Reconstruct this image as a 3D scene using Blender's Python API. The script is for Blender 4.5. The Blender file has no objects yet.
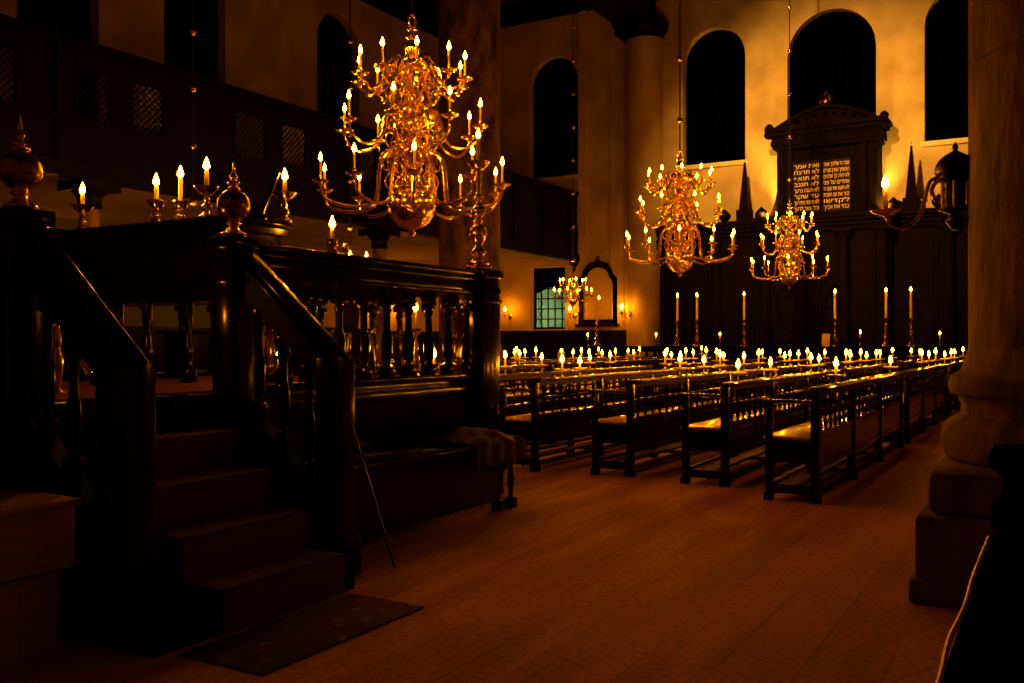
import bpy, bmesh, math, random
from mathutils import Vector, Matrix
random.seed(7)
PI = math.pi
scene = bpy.context.scene
COL = scene.collection
R = math.radians

# ------------------------------------------------------------------ mesh kit
class MB:
    def __init__(self): self.v = []; self.f = []
    def add(self, vs, fs, M=None):
        b = len(self.v)
        self.v += [tuple(M @ Vector(p)) if M is not None else tuple(p) for p in vs]
        self.f += [tuple(b + i for i in f) for f in fs]
        return self
    def box(self, x0, x1, y0, y1, z0, z1, M=None, ch=0.0):
        if ch <= 0:
            vs = [(x0,y0,z0),(x1,y0,z0),(x1,y1,z0),(x0,y1,z0),(x0,y0,z1),(x1,y0,z1),(x1,y1,z1),(x0,y1,z1)]
            fs = [(0,3,2,1),(4,5,6,7),(0,1,5,4),(1,2,6,5),(2,3,7,6),(3,0,4,7)]
            return self.add(vs, fs, M)
        c = min(ch, (x1-x0)*.45, (y1-y0)*.45, (z1-z0)*.45)
        bm = bmesh.new(); bmesh.ops.create_cube(bm, size=1)
        for v in bm.verts:
            v.co = Vector(((x0+x1)/2+v.co.x*(x1-x0), (y0+y1)/2+v.co.y*(y1-y0), (z0+z1)/2+v.co.z*(z1-z0)))
        bmesh.ops.bevel(bm, geom=bm.edges[:], offset=c, segments=2, profile=.5, affect='EDGES')
        bm.verts.index_update()
        vs = [tuple(v.co) for v in bm.verts]; fs = [tuple(v.index for v in f.verts) for f in bm.faces]; bm.free()
        return self.add(vs, fs, M)
    def lathe(self, prof, n=16, c=(0,0,0), M=None):
        vs = []; fs = []
        for r, z in prof:
            for k in range(n):
                a = 2*PI*k/n
                vs.append((c[0]+r*math.cos(a), c[1]+r*math.sin(a), c[2]+z))
        for i in range(len(prof)-1):
            for k in range(n):
                k2 = (k+1) % n
                fs.append((i*n+k, i*n+k2, (i+1)*n+k2, (i+1)*n+k))
        if prof[0][0] > 1e-5: fs.append(tuple(range(n-1, -1, -1)))
        if prof[-1][0] > 1e-5: fs.append(tuple((len(prof)-1)*n+k for k in range(n)))
        return self.add(vs, fs, M)
    def tube(self, pts, r, n=8, M=None):
        pts = [Vector(p) for p in pts]; m = len(pts)
        rs = r if isinstance(r, (list, tuple)) else [r]*m
        T = [(pts[min(i+1,m-1)]-pts[max(i-1,0)]).normalized() for i in range(m)]
        up = Vector((0,0,1)) if abs(T[0].z) < .9 else Vector((1,0,0))
        N = (up - T[0]*up.dot(T[0])).normalized()
        vs = []; fs = []
        for i in range(m):
            N = (N - T[i]*N.dot(T[i])); N = N.normalized() if N.length > 1e-6 else T[i].orthogonal().normalized()
            B = T[i].cross(N)
            for k in range(n):
                a = 2*PI*k/n
                vs.append(pts[i] + (N*math.cos(a)+B*math.sin(a))*rs[i])
        for i in range(m-1):
            for k in range(n):
                k2 = (k+1) % n
                fs.append((i*n+k, i*n+k2, (i+1)*n+k2, (i+1)*n+k))
        fs.append(tuple(range(n-1, -1, -1))); fs.append(tuple((m-1)*n+k for k in range(n)))
        return self.add(vs, fs, M)
    def prism(self, poly, d0, d1, axis='y', M=None):
        n = len(poly)
        def p(a, b, d):
            return (a, d, b) if axis == 'y' else ((d, a, b) if axis == 'x' else (a, b, d))
        vs = [p(a, b, d0) for a, b in poly] + [p(a, b, d1) for a, b in poly]
        fs = [tuple(range(n)), tuple(range(2*n-1, n-1, -1))]
        fs += [(i, n+i, n+(i+1) % n, (i+1) % n) for i in range(n)]
        return self.add(vs, fs, M)
    def build(self, name, mat, parent=None, smooth=True, loc=None):
        me = bpy.data.meshes.new(name); me.from_pydata(self.v, [], self.f)
        bm = bmesh.new(); bm.from_mesh(me); bmesh.ops.recalc_face_normals(bm, faces=bm.faces[:]); bm.to_mesh(me); bm.free()
        me.materials.append(mat)
        if smooth:
            me.polygons.foreach_set('use_smooth', [True]*len(me.polygons))
            try: me.set_sharp_from_angle(angle=R(35))
            except Exception: pass
        me.update()
        return link(name, me, parent, loc)

def link(name, me, parent=None, loc=None):
    o = bpy.data.objects.new(name, me); COL.objects.link(o)
    if parent is not None: o.parent = parent
    if loc is not None: o.location = loc
    return o
def tag(o, label=None, cat=None, group=None, kind=None):
    if label: o['label'] = label
    if cat: o['category'] = cat
    if group: o['group'] = group
    if kind: o['kind'] = kind
    return o
def thing(name, label, cat, loc=(0,0,0), rz=0, group=None, kind=None):
    o = bpy.data.objects.new(name, None); COL.objects.link(o)
    o.location = loc; o.rotation_euler = (0,0,rz); o.empty_display_size = .1
    return tag(o, label, cat, group, kind)
def copy_tree(o, parent=None):
    c = o.copy(); COL.objects.link(c)
    if parent is not None: c.parent = parent
    for ch in KIDS(o): copy_tree(ch, c)
    return c
def KIDS(o): return [x for x in list(o.children)]
def spline(P, n=6):
    P = [Vector(p) for p in P]; out = []
    Q = [P[0]*2-P[1]] + P + [P[-1]*2-P[-2]]
    for i in range(1, len(Q)-2):
        p0, p1, p2, p3 = Q[i-1:i+3]
        for k in range(n):
            t = k/n
            out.append(.5*((2*p1)+(p2-p0)*t+(2*p0-5*p1+4*p2-p3)*t*t+(3*p1-p0-3*p2+p3)*t**3))
    out.append(P[-1]); return out
def smoothprof(P, n=4):
    return [(max(0, p[0]), p[1]) for p in spline([(r, z, 0) for r, z in P], n)]
def RZ(a): return Matrix.Rotation(a, 4, 'Z')
def TR(x, y, z): return Matrix.Translation((x, y, z))

# ------------------------------------------------------------------ materials
def mat(name, col, rough=.5, metal=0, spec=.5, noise=0, nscale=4, bump=0, bscale=20, stretch=(1,1,1), col2=None, coat=0):
    m = bpy.data.materials.new(name); m.use_nodes = True
    nt = m.node_tree; b = nt.nodes['Principled BSDF']
    b.inputs['Base Color'].default_value = (*col, 1); b.inputs['Roughness'].default_value = rough
    b.inputs['Metallic'].default_value = metal; b.inputs['Specular IOR Level'].default_value = spec
    b.inputs['Coat Weight'].default_value = coat
    if noise or bump or col2:
        tc = nt.nodes.new('ShaderNodeTexCoord'); mp = nt.nodes.new('ShaderNodeMapping')
        mp.inputs['Scale'].default_value = stretch
        nt.links.new(tc.outputs['Object'], mp.inputs['Vector'])
        if noise or col2:
            n = nt.nodes.new('ShaderNodeTexNoise'); n.inputs['Scale'].default_value = nscale; n.inputs['Detail'].default_value = 6
            nt.links.new(mp.outputs[0], n.inputs['Vector'])
            rp = nt.nodes.new('ShaderNodeValToRGB')
            c2 = col2 or tuple(c*(1-noise) for c in col)
            rp.color_ramp.elements[0].position = .36; rp.color_ramp.elements[0].color = (*c2, 1)
            rp.color_ramp.elements[1].position = .64; rp.color_ramp.elements[1].color = (*col, 1)
            nt.links.new(n.outputs['Fac'], rp.inputs['Fac']); nt.links.new(rp.outputs[0], b.inputs['Base Color'])
        if bump:
            n2 = nt.nodes.new('ShaderNodeTexNoise'); n2.inputs['Scale'].default_value = bscale; n2.inputs['Detail'].default_value = 4
            nt.links.new(mp.outputs[0], n2.inputs['Vector'])
            bp = nt.nodes.new('ShaderNodeBump'); bp.inputs['Strength'].default_value = bump; bp.inputs['Distance'].default_value = .02
            nt.links.new(n2.outputs['Fac'], bp.inputs['Height']); nt.links.new(bp.outputs[0], b.inputs['Normal'])
    return m
def glow(name, col, s):
    m = bpy.data.materials.new(name); m.use_nodes = True; nt = m.node_tree
    nt.nodes.remove(nt.nodes['Principled BSDF'])
    e = nt.nodes.new('ShaderNodeEmission'); e.inputs[0].default_value = (*col, 1); e.inputs[1].default_value = s
    nt.links.new(e.outputs[0], nt.nodes['Material Output'].inputs[0]); return m

FLAME_S = 64.0
M_plaster = mat('plaster', (.54,.43,.28), .9, noise=.36, nscale=.8, bump=.15, bscale=14)
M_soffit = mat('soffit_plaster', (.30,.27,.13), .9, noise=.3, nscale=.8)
M_reveal = mat('pale_reveal', (.66,.58,.44), .85, noise=.15, nscale=2)
M_stone = mat('sandstone', (.22,.125,.08), .8, col2=(.035,.017,.011), nscale=3.2, bump=.9, bscale=11, stretch=(1,1,.45))
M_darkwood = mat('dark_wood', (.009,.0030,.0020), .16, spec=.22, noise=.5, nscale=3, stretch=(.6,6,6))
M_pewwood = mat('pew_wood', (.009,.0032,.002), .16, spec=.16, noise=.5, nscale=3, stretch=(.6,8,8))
M_black = mat('black_matt_wood', (.005,.002,.0015), 1.0, spec=0, noise=.4, nscale=4)
M_dull = mat('dull_dark_wood', (.022,.008,.004), .6, spec=.12, noise=.4, nscale=3)
M_ledge = mat('pew_ledge_wood', (.03,.011,.006), .2, spec=.5, noise=.4, nscale=3, stretch=(.6,8,8))
M_enamel = mat('pale_enamel', (.85,.74,.5), .35)
M_olive = mat('olive_plaster', (.12,.15,.05), .9, noise=.3, nscale=.9)
M_seat = mat('pew_seat', (.82,.50,.22), .26, spec=1.0, coat=.6, noise=.4, nscale=2, stretch=(.5,9,9))
M_gallery = mat('gallery_wood', (.004,.0016,.001), .5, spec=.08, noise=.4, nscale=3)
M_ark = mat('rosewood', (.0045,.0015,.001), .8, spec=.05, noise=.5, nscale=2, stretch=(6,6,1))
M_brass = mat('brass', (1.0,.74,.31), .175, metal=1, noise=.12, nscale=6)
M_brassdark = mat('dark_brass', (.40,.22,.08), .22, metal=1)
M_gilt = mat('gilt', (.60,.42,.22), .55, metal=.3)
M_iron = mat('iron', (.02,.015,.012), .4, metal=.6)
M_wax = mat('wax', (.86,.68,.40), .45)
M_lead = mat('lead', (.001,.001,.001), .8, spec=.0)
M_tablet = mat('tablet_ground', (.012,.006,.003), .5, spec=.05)
M_redcarpet = mat('red_carpet', (.17,.016,.010), .95, noise=.5, nscale=30, bump=.4, bscale=120)
M_redcloth = mat('red_cloth', (.05,.006,.005), .7, noise=.4, nscale=12)
M_palebox = mat('pale_bench_wood', (.50,.40,.24), .7, noise=.3, nscale=3, stretch=(.5,6,6))
M_paper = mat('paper', (.92,.72,.50), .8)
M_outside = mat('outside_wall', (.25,.33,.20), .9, noise=.3, nscale=2)
M_ceil = mat('ceiling_wood', (.05,.025,.013), .6, noise=.4, nscale=1.5, stretch=(.3,4,4))
M_grey = mat('worn_edge', (.55,.34,.26), .4)
M_flame = glow('flame', (1.0,.26,.005), FLAME_S)
M_lampglow = glow('added_lens_glow', (1.0,.62,.18), 2.0)  # lens of the lamps added on the ark's wings

# dark window glass: clear pane with a sheen
M_glass = bpy.data.materials.new('window_glass'); M_glass.use_nodes = True
nt = M_glass.node_tree; nt.nodes.remove(nt.nodes['Principled BSDF'])
tr = nt.nodes.new('ShaderNodeBsdfTransparent'); tr.inputs[0].default_value = (.55,.6,.5,1)
gl = nt.nodes.new('ShaderNodeBsdfGlossy'); gl.inputs['Roughness'].default_value = .0; gl.inputs['Color'].default_value = (.8,.8,.8,1)
fr = nt.nodes.new('ShaderNodeFresnel'); fr.inputs['IOR'].default_value = 1.2
mx = nt.nodes.new('ShaderNodeMixShader')
nt.links.new(fr.outputs[0], mx.inputs[0]); nt.links.new(tr.outputs[0], mx.inputs[1]); nt.links.new(gl.outputs[0], mx.inputs[2])
nt.links.new(mx.outputs[0], nt.nodes['Material Output'].inputs[0])

# floor: long planks along X with drifts of pale sand
M_floor = bpy.data.materials.new('sanded_planks'); M_floor.use_nodes = True
nt = M_floor.node_tree; b = nt.nodes['Principled BSDF']; b.inputs['Roughness'].default_value = .72; b.inputs['Specular IOR Level'].default_value = .3
tc = nt.nodes.new('ShaderNodeTexCoord')
br = nt.nodes.new('ShaderNodeTexBrick'); br.inputs['Scale'].default_value = 1.0
br.inputs['Brick Width'].default_value = 7.5; br.inputs['Row Height'].default_value = .34
br.inputs['Mortar Size'].default_value = .004; br.inputs['Mortar Smooth'].default_value = .2; br.offset = .37
br.inputs['Color1'].default_value = (.56,.235,.11,1); br.inputs['Color2'].default_value = (.45,.18,.085,1); br.inputs['Mortar'].default_value = (.20,.08,.04,1)
nt.links.new(tc.outputs['Object'], br.inputs['Vector'])
mp = nt.nodes.new('ShaderNodeMapping'); mp.inputs['Scale'].default_value = (.30,1.9,1); nt.links.new(tc.outputs['Object'], mp.inputs['Vector'])
n1 = nt.nodes.new('ShaderNodeTexNoise'); n1.inputs['Scale'].default_value = 1.6; n1.inputs['Detail'].default_value = 8; nt.links.new(mp.outputs[0], n1.inputs['Vector'])
n3 = nt.nodes.new('ShaderNodeTexNoise'); n3.inputs['Scale'].default_value = 26; n3.inputs['Detail'].default_value = 4; nt.links.new(tc.outputs['Object'], n3.inputs['Vector'])
r1 = nt.nodes.new('ShaderNodeValToRGB'); r1.color_ramp.elements[0].position = .42; r1.color_ramp.elements[1].position = .60
nt.links.new(n1.outputs['Fac'], r1.inputs['Fac'])
mm = nt.nodes.new('ShaderNodeMixRGB'); mm.inputs[2].default_value = (.70,.33,.15,1)
nt.links.new(r1.outputs[0], mm.inputs[0]); nt.links.new(br.outputs['Color'], mm.inputs[1])
m2 = nt.nodes.new('ShaderNodeMixRGB'); m2.blend_type = 'MULTIPLY'; m2.inputs[0].default_value = .8
r2 = nt.nodes.new('ShaderNodeValToRGB'); r2.color_ramp.elements[0].position = .3; r2.color_ramp.elements[0].color = (.45,.42,.4,1); r2.color_ramp.elements[1].position = .6
nt.links.new(n3.outputs['Fac'], r2.inputs['Fac'])
nt.links.new(mm.outputs[0], m2.inputs[1]); nt.links.new(r2.outputs[0], m2.inputs[2]); nt.links.new(m2.outputs[0], b.inputs['Base Color'])
bp = nt.nodes.new('ShaderNodeBump'); bp.inputs['Strength'].default_value = .35; bp.inputs['Distance'].default_value = .01
nt.links.new(n3.outputs['Fac'], bp.inputs['Height']); nt.links.new(bp.outputs[0], b.inputs['Normal'])

# patterned rug
M_rug = bpy.data.materials.new('patterned_rug'); M_rug.use_nodes = True
nt = M_rug.node_tree; b = nt.nodes['Principled BSDF']; b.inputs['Roughness'].default_value = .95
tc = nt.nodes.new('ShaderNodeTexCoord'); vo = nt.nodes.new('ShaderNodeTexVoronoi'); vo.inputs['Scale'].default_value = 9
nt.links.new(tc.outputs['Object'], vo.inputs['Vector'])
rp = nt.nodes.new('ShaderNodeValToRGB'); rp.color_ramp.elements[0].color = (.20,.12,.07,1); rp.color_ramp.elements[0].position = .12
rp.color_ramp.elements[1].color = (.06,.016,.012,1); rp.color_ramp.elements[1].position = .3
nt.links.new(vo.outputs['Distance'], rp.inputs['Fac']); nt.links.new(rp.outputs[0], b.inputs['Base Color'])

# ------------------------------------------------------------------ setting
XE, YL, YR, XB, ZT = 30.0, 20.5, -8.2, -8.0, 13.25
tag(MB().box(XB-.5, XE+.6, YR-.6, YL+.6, -.3, 0).build('floor', M_floor, smooth=False), 'sanded wooden plank floor of the hall', kind='structure')

def wall_band(mb, s0, s1, z0, z1, wins, put, depth):
    """wins: (centre, width, sill, top, arched); put(s, z, d) -> xyz; a pierced wall with reveals."""
    def q(a, b, c, d): 
        k = len(mb.v); mb.v += [a, b, c, d]; mb.f.append((k, k+1, k+2, k+3))
    s = s0
    for cx, w, sill, top, arch in sorted(wins):
        a, e = cx-w/2, cx+w/2
        q(put(s,z0,0), put(a,z0,0), put(a,z1,0), put(s,z1,0))
        if sill > z0: q(put(a,z0,0), put(e,z0,0), put(e,sill,0), put(a,sill,0))
        pts = outline(cx, w, sill, top, arch)
        head = pts[1:-1] if arch else [(a, top), (e, top)]
        head = [p for p in pts if p[1] > sill+1e-4]
        for i in range(len(head)-1):
            (p0, h0), (p1, h1) = head[i], head[i+1]
            if abs(p1-p0) > 1e-6: q(put(p0,h0,0), put(p1,h1,0), put(p1,z1,0), put(p0,z1,0))
        n = len(pts)
        for i in range(n):
            (p0, h0), (p1, h1) = pts[i], pts[(i+1) % n]
            q(put(p0,h0,0), put(p1,h1,0), put(p1,h1,depth), put(p0,h0,depth))
        s = e
    q(put(s,z0,0), put(s1,z0,0), put(s1,z1,0), put(s,z1,0))
def outline(cx, w, sill, top, arch, n=14):
    a, e = cx-w/2, cx+w/2
    if not arch: return [(a, sill), (a, top), (e, top), (e, sill)]
    r = w/2
    return [(a, sill)] + [(cx-r*math.cos(PI*k/n), top-r+r*math.sin(PI*k/n)) for k in range(n+1)] + [(e, sill)]

endput = lambda s, z, d: (XE+d, s, z)
leftput = lambda s, z, d: (s, YL+d, z)
W_end_hi = [(9.90,2.12,7.42,11.92,True), (6.15,2.67,5.6,11.86,True), (2.40,2.12,7.42,11.92,True), (15.92,2.0,7.5,11.9,True), (-3.6,2.0,7.5,11.9,True)]
W_end_lo = [(16.17,1.46,1.95,4.22,False)]
W_left_hi = [(13.6,2.1,5.6,12.2,True), (17.65,2.1,5.6,12.2,True), (23.55,2.1,5.6,12.3,True), (9.5,2.1,5.6,12.2,True), (5.4,2.1,5.6,12.2,True)]
mb = MB(); wall_band(mb, YR, YL, 0, 4.6, W_end_lo, endput, .45); wall_band(mb, YR, YL, 4.6, 16.5, W_end_hi, endput, .45)
tag(mb.build('wall_far', M_plaster, smooth=False), 'pale plaster end wall behind the ark with tall arched windows', kind='structure')
mb = MB(); W_left_lo = [(13.6,1.5,1.9,4.22,False)]
wall_band(mb, 21, XE, 0, 4.6, [], leftput, .5); wall_band(mb, XB, XE, 4.6, 14, W_left_hi, leftput, .5)
tag(mb.build('wall_left', M_plaster, smooth=False), 'long plaster side wall behind the gallery with arched windows', kind='structure')
mb = MB(); wall_band(mb, XB, 21, 0, 4.6, W_left_lo, leftput, .5)  # this stretch of lower wall is coloured darker and greener
tag(mb.build('wall_left', M_olive, smooth=False), 'dark olive lower part of the left wall under the gallery', kind='structure')
tag(MB().box(XB-.5, XE+.5, YR-.4, YR, 0, 14).build('wall_right', M_plaster, smooth=False), 'long plaster wall of the right aisle', kind='structure')
tag(MB().box(XB-.4, XB, YR-.4, YL+.4, 0, 17).build('wall_back', M_plaster, smooth=False), 'plaster wall behind the camera', kind='structure')
mb = MB()   # barrel vault over the nave, flat boards over the aisles
n = 16; arc = [(6.1-6.6*math.cos(PI*k/n), 14.0+3.2*math.sin(PI*k/n)) for k in range(n+1)]
for i in range(n):
    (y0, z0), (y1, z1) = arc[i], arc[i+1]
    mb.add([(XB,y0,z0),(XE+.5,y0,z0),(XE+.5,y1,z1),(XB,y1,z1)], [(0,1,2,3)])
mb.box(XB, XE+.5, 12.7, YL+.5, 14.0, 14.3); mb.box(XB, XE+.5, YR-.4, -.5, 14.0, 14.3)
tag(mb.build('ceiling', M_ceil, smooth=False), 'dark boarded ceiling with a vault over the nave', kind='structure')
# wooden cornices and the entablatures that ride on the columns
def cornice_prof(h=.85, p=.5): return [(0,0),(p*.25,.0),(p*.3,h*.3),(p*.55,h*.35),(p*.6,h*.65),(p,h*.75),(p,h),(0,h)]
mb = MB(); mb.prism([(YL-a, 13.1+z) for a, z in cornice_prof()], XB, XE, axis='x')
tag(mb.build('trim_1', M_gallery, smooth=False), 'dark wooden cornice along the top of the left wall', kind='structure')
mb = MB(); mb.prism([(XE-a, 13.3+z) for a, z in cornice_prof()], 13.4, YL-.5, axis='y')
tag(mb.build('trim_2', M_gallery, smooth=False), 'dark wooden cornice across the end wall of the left aisle', kind='structure')
for i, (ya, nm) in enumerate(((12.55, 'left'), (-.3, 'right'))):
    mb = MB(); mb.box(XB, XE, ya-.62, ya+.62, 12.36, 13.2); mb.box(XB, XE, ya-.75, ya+.75, 13.2, 13.5); mb.box(XB, XE, ya-.95, ya+.95, 13.5, 14.05)
    tag(mb.build('trim_%d' % (3+i), M_gallery, smooth=False), 'dark wooden entablature beam over the %s row of columns' % nm, kind='structure')
# panelling under the far wall windows
def wainscot(name, y0, y1, h, label):
    mb = MB(); mb.box(XE-.09, XE-.003, y0, y1, 0, h); mb.box(XE-.16, XE-.003, y0, y1, h-.10, h+.02)
    n = max(1, int((y1-y0)/.9)); st = (y1-y0)/n
    for k in range(n): mb.box(XE-.115, XE-.09, y0+k*st+.1, y0+(k+1)*st-.1, .25, h-.25)
    mb.box(XE-.14, XE-.003, y0, y1, 0, .18)
    return tag(mb.build(name, M_darkwood, smooth=False), label, kind='structure')
wainscot('trim_5', 13.0, YL-.2, 1.88, 'dark wooden panelling at the foot of the end wall in the left aisle')
# left wall panelling
mb = MB(); mb.box(XB, XE-.2, YL-.09, YL-.003, 0, 1.85); mb.box(XB, XE-.2, YL-.15, YL-.003, 1.77, 1.88)
tag(mb.build('trim_6', M_darkwood, smooth=False), 'dark wooden panelling along the foot of the left wall', kind='structure')

# windows: frame, glazing bars, pane
WN = 0
def window(put, win, nx, ny, label, bars=.03, depth=.30):
    global WN; WN += 1
    cx, w, sill, top, arch = win
    root = thing('window_%d' % WN, label, None, (0,0,0), kind='structure')
    pts = outline(cx, w, sill, top, arch); inner = outline(cx, w-.16, sill+.08, top-.08, arch)
    mb = MB(); n = len(pts)
    for i in range(n):
        j = (i+1) % n
        for d0, d1 in ((depth, depth),):
            a, b_, c_, d_ = pts[i], pts[j], inner[j], inner[i]
            vs = [put(*a, depth), put(*b_, depth), put(*c_, depth), put(*d_, depth), put(*a, depth+.08), put(*b_, depth+.08), put(*c_, depth+.08), put(*d_, depth+.08)]
            mb.add(vs, [(0,1,2,3),(4,7,6,5),(0,4,5,1),(3,2,6,7)])
    mb.build('window_frame', M_lead, root, smooth=False)
    mb = MB()
    def ztop(s):
        if not arch: return top
        r = w/2; return top-r+math.sqrt(max(0, r*r-(s-cx)**2))
    def seg(s0, z0, s1, z1):
        dx, dz = s1-s0, z1-z0; L = math.hypot(dx, dz); nx_, nz_ = -dz/L*bars/2, dx/L*bars/2
        q = [(s0+nx_,z0+nz_),(s1+nx_,z1+nz_),(s1-nx_,z1-nz_),(s0-nx_,z0-nz_)]
        vs = [put(a, b_, depth+.02) for a, b_ in q] + [put(a, b_, depth+.05) for a, b_ in q]
        mb.add(vs, [(0,1,2,3),(7,6,5,4),(0,4,5,1),(1,5,6,2),(2,6,7,3),(3,7,4,0)])
    for k in range(1, nx): 
        s = cx-w/2+w*k/nx; seg(s, sill+.03, s, ztop(s)-.03)
    for k in range(1, ny):
        z = sill+(top-sill)*k/ny; hw = w/2
        if arch and z > top-w/2: hw = math.sqrt(max(0, (w/2)**2-(z-top+w/2)**2))
        seg(cx-hw, z, cx+hw, z)
    mb.build('glazing_bars', M_lead, root, smooth=False)
    mb = MB(); k = len(pts); mb.add([put(*p, depth+.04) for p in pts], [tuple(range(k))])
    mb.build('pane', M_glass, root, smooth=False)
    # stone sill
    mb = MB(); a = [put(cx-w/2-.1, sill-.14, -.08), put(cx+w/2+.1, sill-.14, -.08), put(cx+w/2+.1, sill, -.08), put(cx-w/2-.1, sill, -.08),
                    put(cx-w/2-.1, sill-.14, .02), put(cx+w/2+.1, sill-.14, .02), put(cx+w/2+.1, sill, .02), put(cx-w/2-.1, sill, .02)]
    mb.add(a, [(0,1,2,3),(0,4,5,1),(2,6,7,3),(1,5,6,2),(0,3,7,4)]); mb.build('window_sill', M_reveal, root, smooth=False)
    return root
for w_, lb in zip(W_end_hi[:4], ('tall dark arched window left of the ark', 'wide dark arched window above the ark', 'dark arched window right of the ark behind the column', 'dark arched window above the gallery in the end wall')):
    window(endput, w_, 6, 12, lb)
window(endput, W_end_lo[0], 5, 6, 'leaded rectangular window under the gallery in the end wall', bars=.045)
for w_, lb in zip(W_left_hi[:3], ('dark arched window of the left wall farthest to the left', 'second dark arched window of the left wall', 'dark arched window of the left wall beside the large chandelier')):
    window(leftput, w_, 6, 14, lb)
window(leftput, W_left_lo[0], 5, 6, 'leaded window of the left wall under the gallery', bars=.04)
# lead roundels down the left border of the low window
root = [o for o in COL.objects if o.get('label', '').startswith('leaded rectangular')][0]
mb = MB()
for k in range(8):
    z = 2.1+k*.27; mb.tube([(XE+.30, 16.62+.09*math.cos(a), z+.12*math.sin(a)) for a in [2*PI*i/12 for i in range(13)]], .012, 5)
mb.build('lead_roundels', M_lead, root)
# a neighbouring gabled house outside, lit by a street lamp
mb = MB(); mb.prism([(13.2,0),(20,0),(20,3.0),(18.2,3.75),(14.6,2.7),(13.2,2.3)], 34.0, 34.3, axis='x')
tag(mb.build('outside_house', M_outside, smooth=False), 'pale green gabled house outside the low leaded window', 'house', kind='structure')

# ------------------------------------------------------------------ columns
def column_base(mb_pl, mb_ba, h, r, rt, hp):
    mb_pl.box(-hp, hp, -hp, hp, .0, .50, ch=.025)
    mb_pl.box(-hp-.03, hp+.03, -hp-.03, hp+.03, 0, .14, ch=.02)
    k = hp-.055
    mb_pl.box(-k, k, -k, k, .50, .76, ch=.06)
    prof = [(rt-.08,.74),(rt-.02,.78),(rt,.87),(rt-.02,.97),(rt-.10,1.03),(rt-.12,1.04),(rt-.125,1.10),(rt-.11,1.14),(rt-.105,1.15),(rt-.06,1.17),(rt-.045,1.22),(rt-.06,1.28),(rt-.11,1.31),(rt-.12,1.32),(r+.03,1.36),(r,1.46)]
    mb_ba.lathe(prof, 48)
def big_column(loc, label, ztop=12.36, shape=(.765,.93,.97)):
    r, rt, hp = shape
    t = thing('stone_column', label, 'column', loc, kind='structure', group='big stone columns of the nave')
    a, b_ = MB(), MB(); column_base(a, b_, 0, r, rt, hp)
    a.build('plinth', M_stone, t); b_.build('moulded_base', M_stone, t)
    m = MB(); prof = [(r,1.44)]
    for zz in (3.25, 5.1, 6.9, 8.7, 10.4):
        prof += [(r, zz-.02), (r-.012, zz-.008), (r-.012, zz+.008), (r, zz+.02)]
    prof += [(r*.96, ztop-.9)]
    m.lathe(prof, 48); m.build('shaft', M_stone, t)
    c = MB(); c.lathe([(r*.96,ztop-.9),(r+.06,ztop-.86),(r+.06,ztop-.78),(r,ztop-.74),(r+.02,ztop-.6),(r+.16,ztop-.45)], 40); c.box(-r-.2, r+.2, -r-.2, r+.2, ztop-.22, ztop)
    for sx in (-1, 1):
        sp = [(sx*(r+.02)+.17*(1-k/30)*math.cos(k*.45)*sx, 0, ztop-.42+.17*(1-k/30)*math.sin(k*.45)) for k in range(26)]
        for yy in (-r*.8, r*.8): c.tube([(p[0], yy, p[2]) for p in sp], .04, 6)
    c.box(-r-.1, r+.1, -r*.9, r*.9, ztop-.45, ztop-.22); c.build('capital', M_stone, t)
    return t
big_column((6.75,-.25,0), 'huge sandstone column on a stepped plinth in the right foreground')
big_column((20.3,13.24,0), 'tall brown stone column standing behind the tall candlestick of the platform', shape=(.80,.97,1.02))
big_column((20.3,-.25,0), 'tall stone column of the right row hidden behind the near column')
t = thing('half_column', 'pale plaster half column on the end wall between aisle window and ark', 'column', (XE,12.33,0), kind='structure')
m = MB(); prof = [(.82,0),(.82,.5),(.78,.52),(.8,.7),(.68,.85),(.70,1.0),(.65,1.1),(.65,11.85)]
m.lathe(prof, 40); m.build('shaft', M_plaster, t)
m = MB(); m.lathe([(.65,11.85),(.72,11.88),(.72,11.94),(.66,11.96),(.66,12.0),(.74,12.12),(.78,12.2)], 40); m.box(-.84,-.002,-.86,.86,12.2,12.36)
for sy in (-1, 1): m.lathe([(0,-.3),(.14,-.3),(.14,.3),(0,.3)], 16, M=TR(-.4,sy*.72,12.08) @ Matrix.Rotation(-PI/2, 4, 'Y'))
m.build('capital', M_gallery, t)
mb = MB(); mb.box(XE-.12, XE-.003, 14.55, 14.85, 4.6, 13.3); mb.box(XE-.10, XE-.003, 13.1, 13.6, 1.9, 13.3)
tag(mb.build('trim_7', M_plaster, smooth=False), 'flat plaster pilaster strips beside the half column', kind='structure')

# ------------------------------------------------------------------ gallery
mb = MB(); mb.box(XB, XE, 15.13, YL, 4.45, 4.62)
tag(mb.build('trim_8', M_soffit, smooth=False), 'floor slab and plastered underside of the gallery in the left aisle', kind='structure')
g = thing('gallery_parapet', 'dark wooden gallery parapet with lattice panels along the left aisle', 'balcony', (0,0,4.62))
lat = [(8.3,9.15),(10.25,10.95),(11.37,12.09),(13.89,14.81),(15.26,16.06),(17.8,18.6),(19.05,19.85),(21.7,22.5),(22.95,23.75)]
m = MB(); m.box(2, XE-.01, 14.86, 15.14, 2.04, 2.18); m.box(2, XE-.01, 14.80, 15.20, 2.12, 2.2); m.build('rail', M_gallery, g, smooth=False)
m = MB(); m.box(2, XE-.01, 14.93, 15.07, -.02, .76); m.box(2, XE-.01, 14.84, 15.125, -.24, .04); m.box(2, XE-.01, 14.88, 15.10, .74, .84); m.build('lower_panel', M_gallery, g, smooth=False)
m = MB()   # solid upper boards with lattice openings left free
s = 2.0
for a, e in lat:
    m.box(s, a, 14.95, 15.05, .8, 2.06); s = e
m.box(s, XE-.01, 14.95, 15.05, .8, 2.06)
for a, e in lat: m.box(a, e, 14.95, 15.05, 1.75, 2.06)
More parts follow.
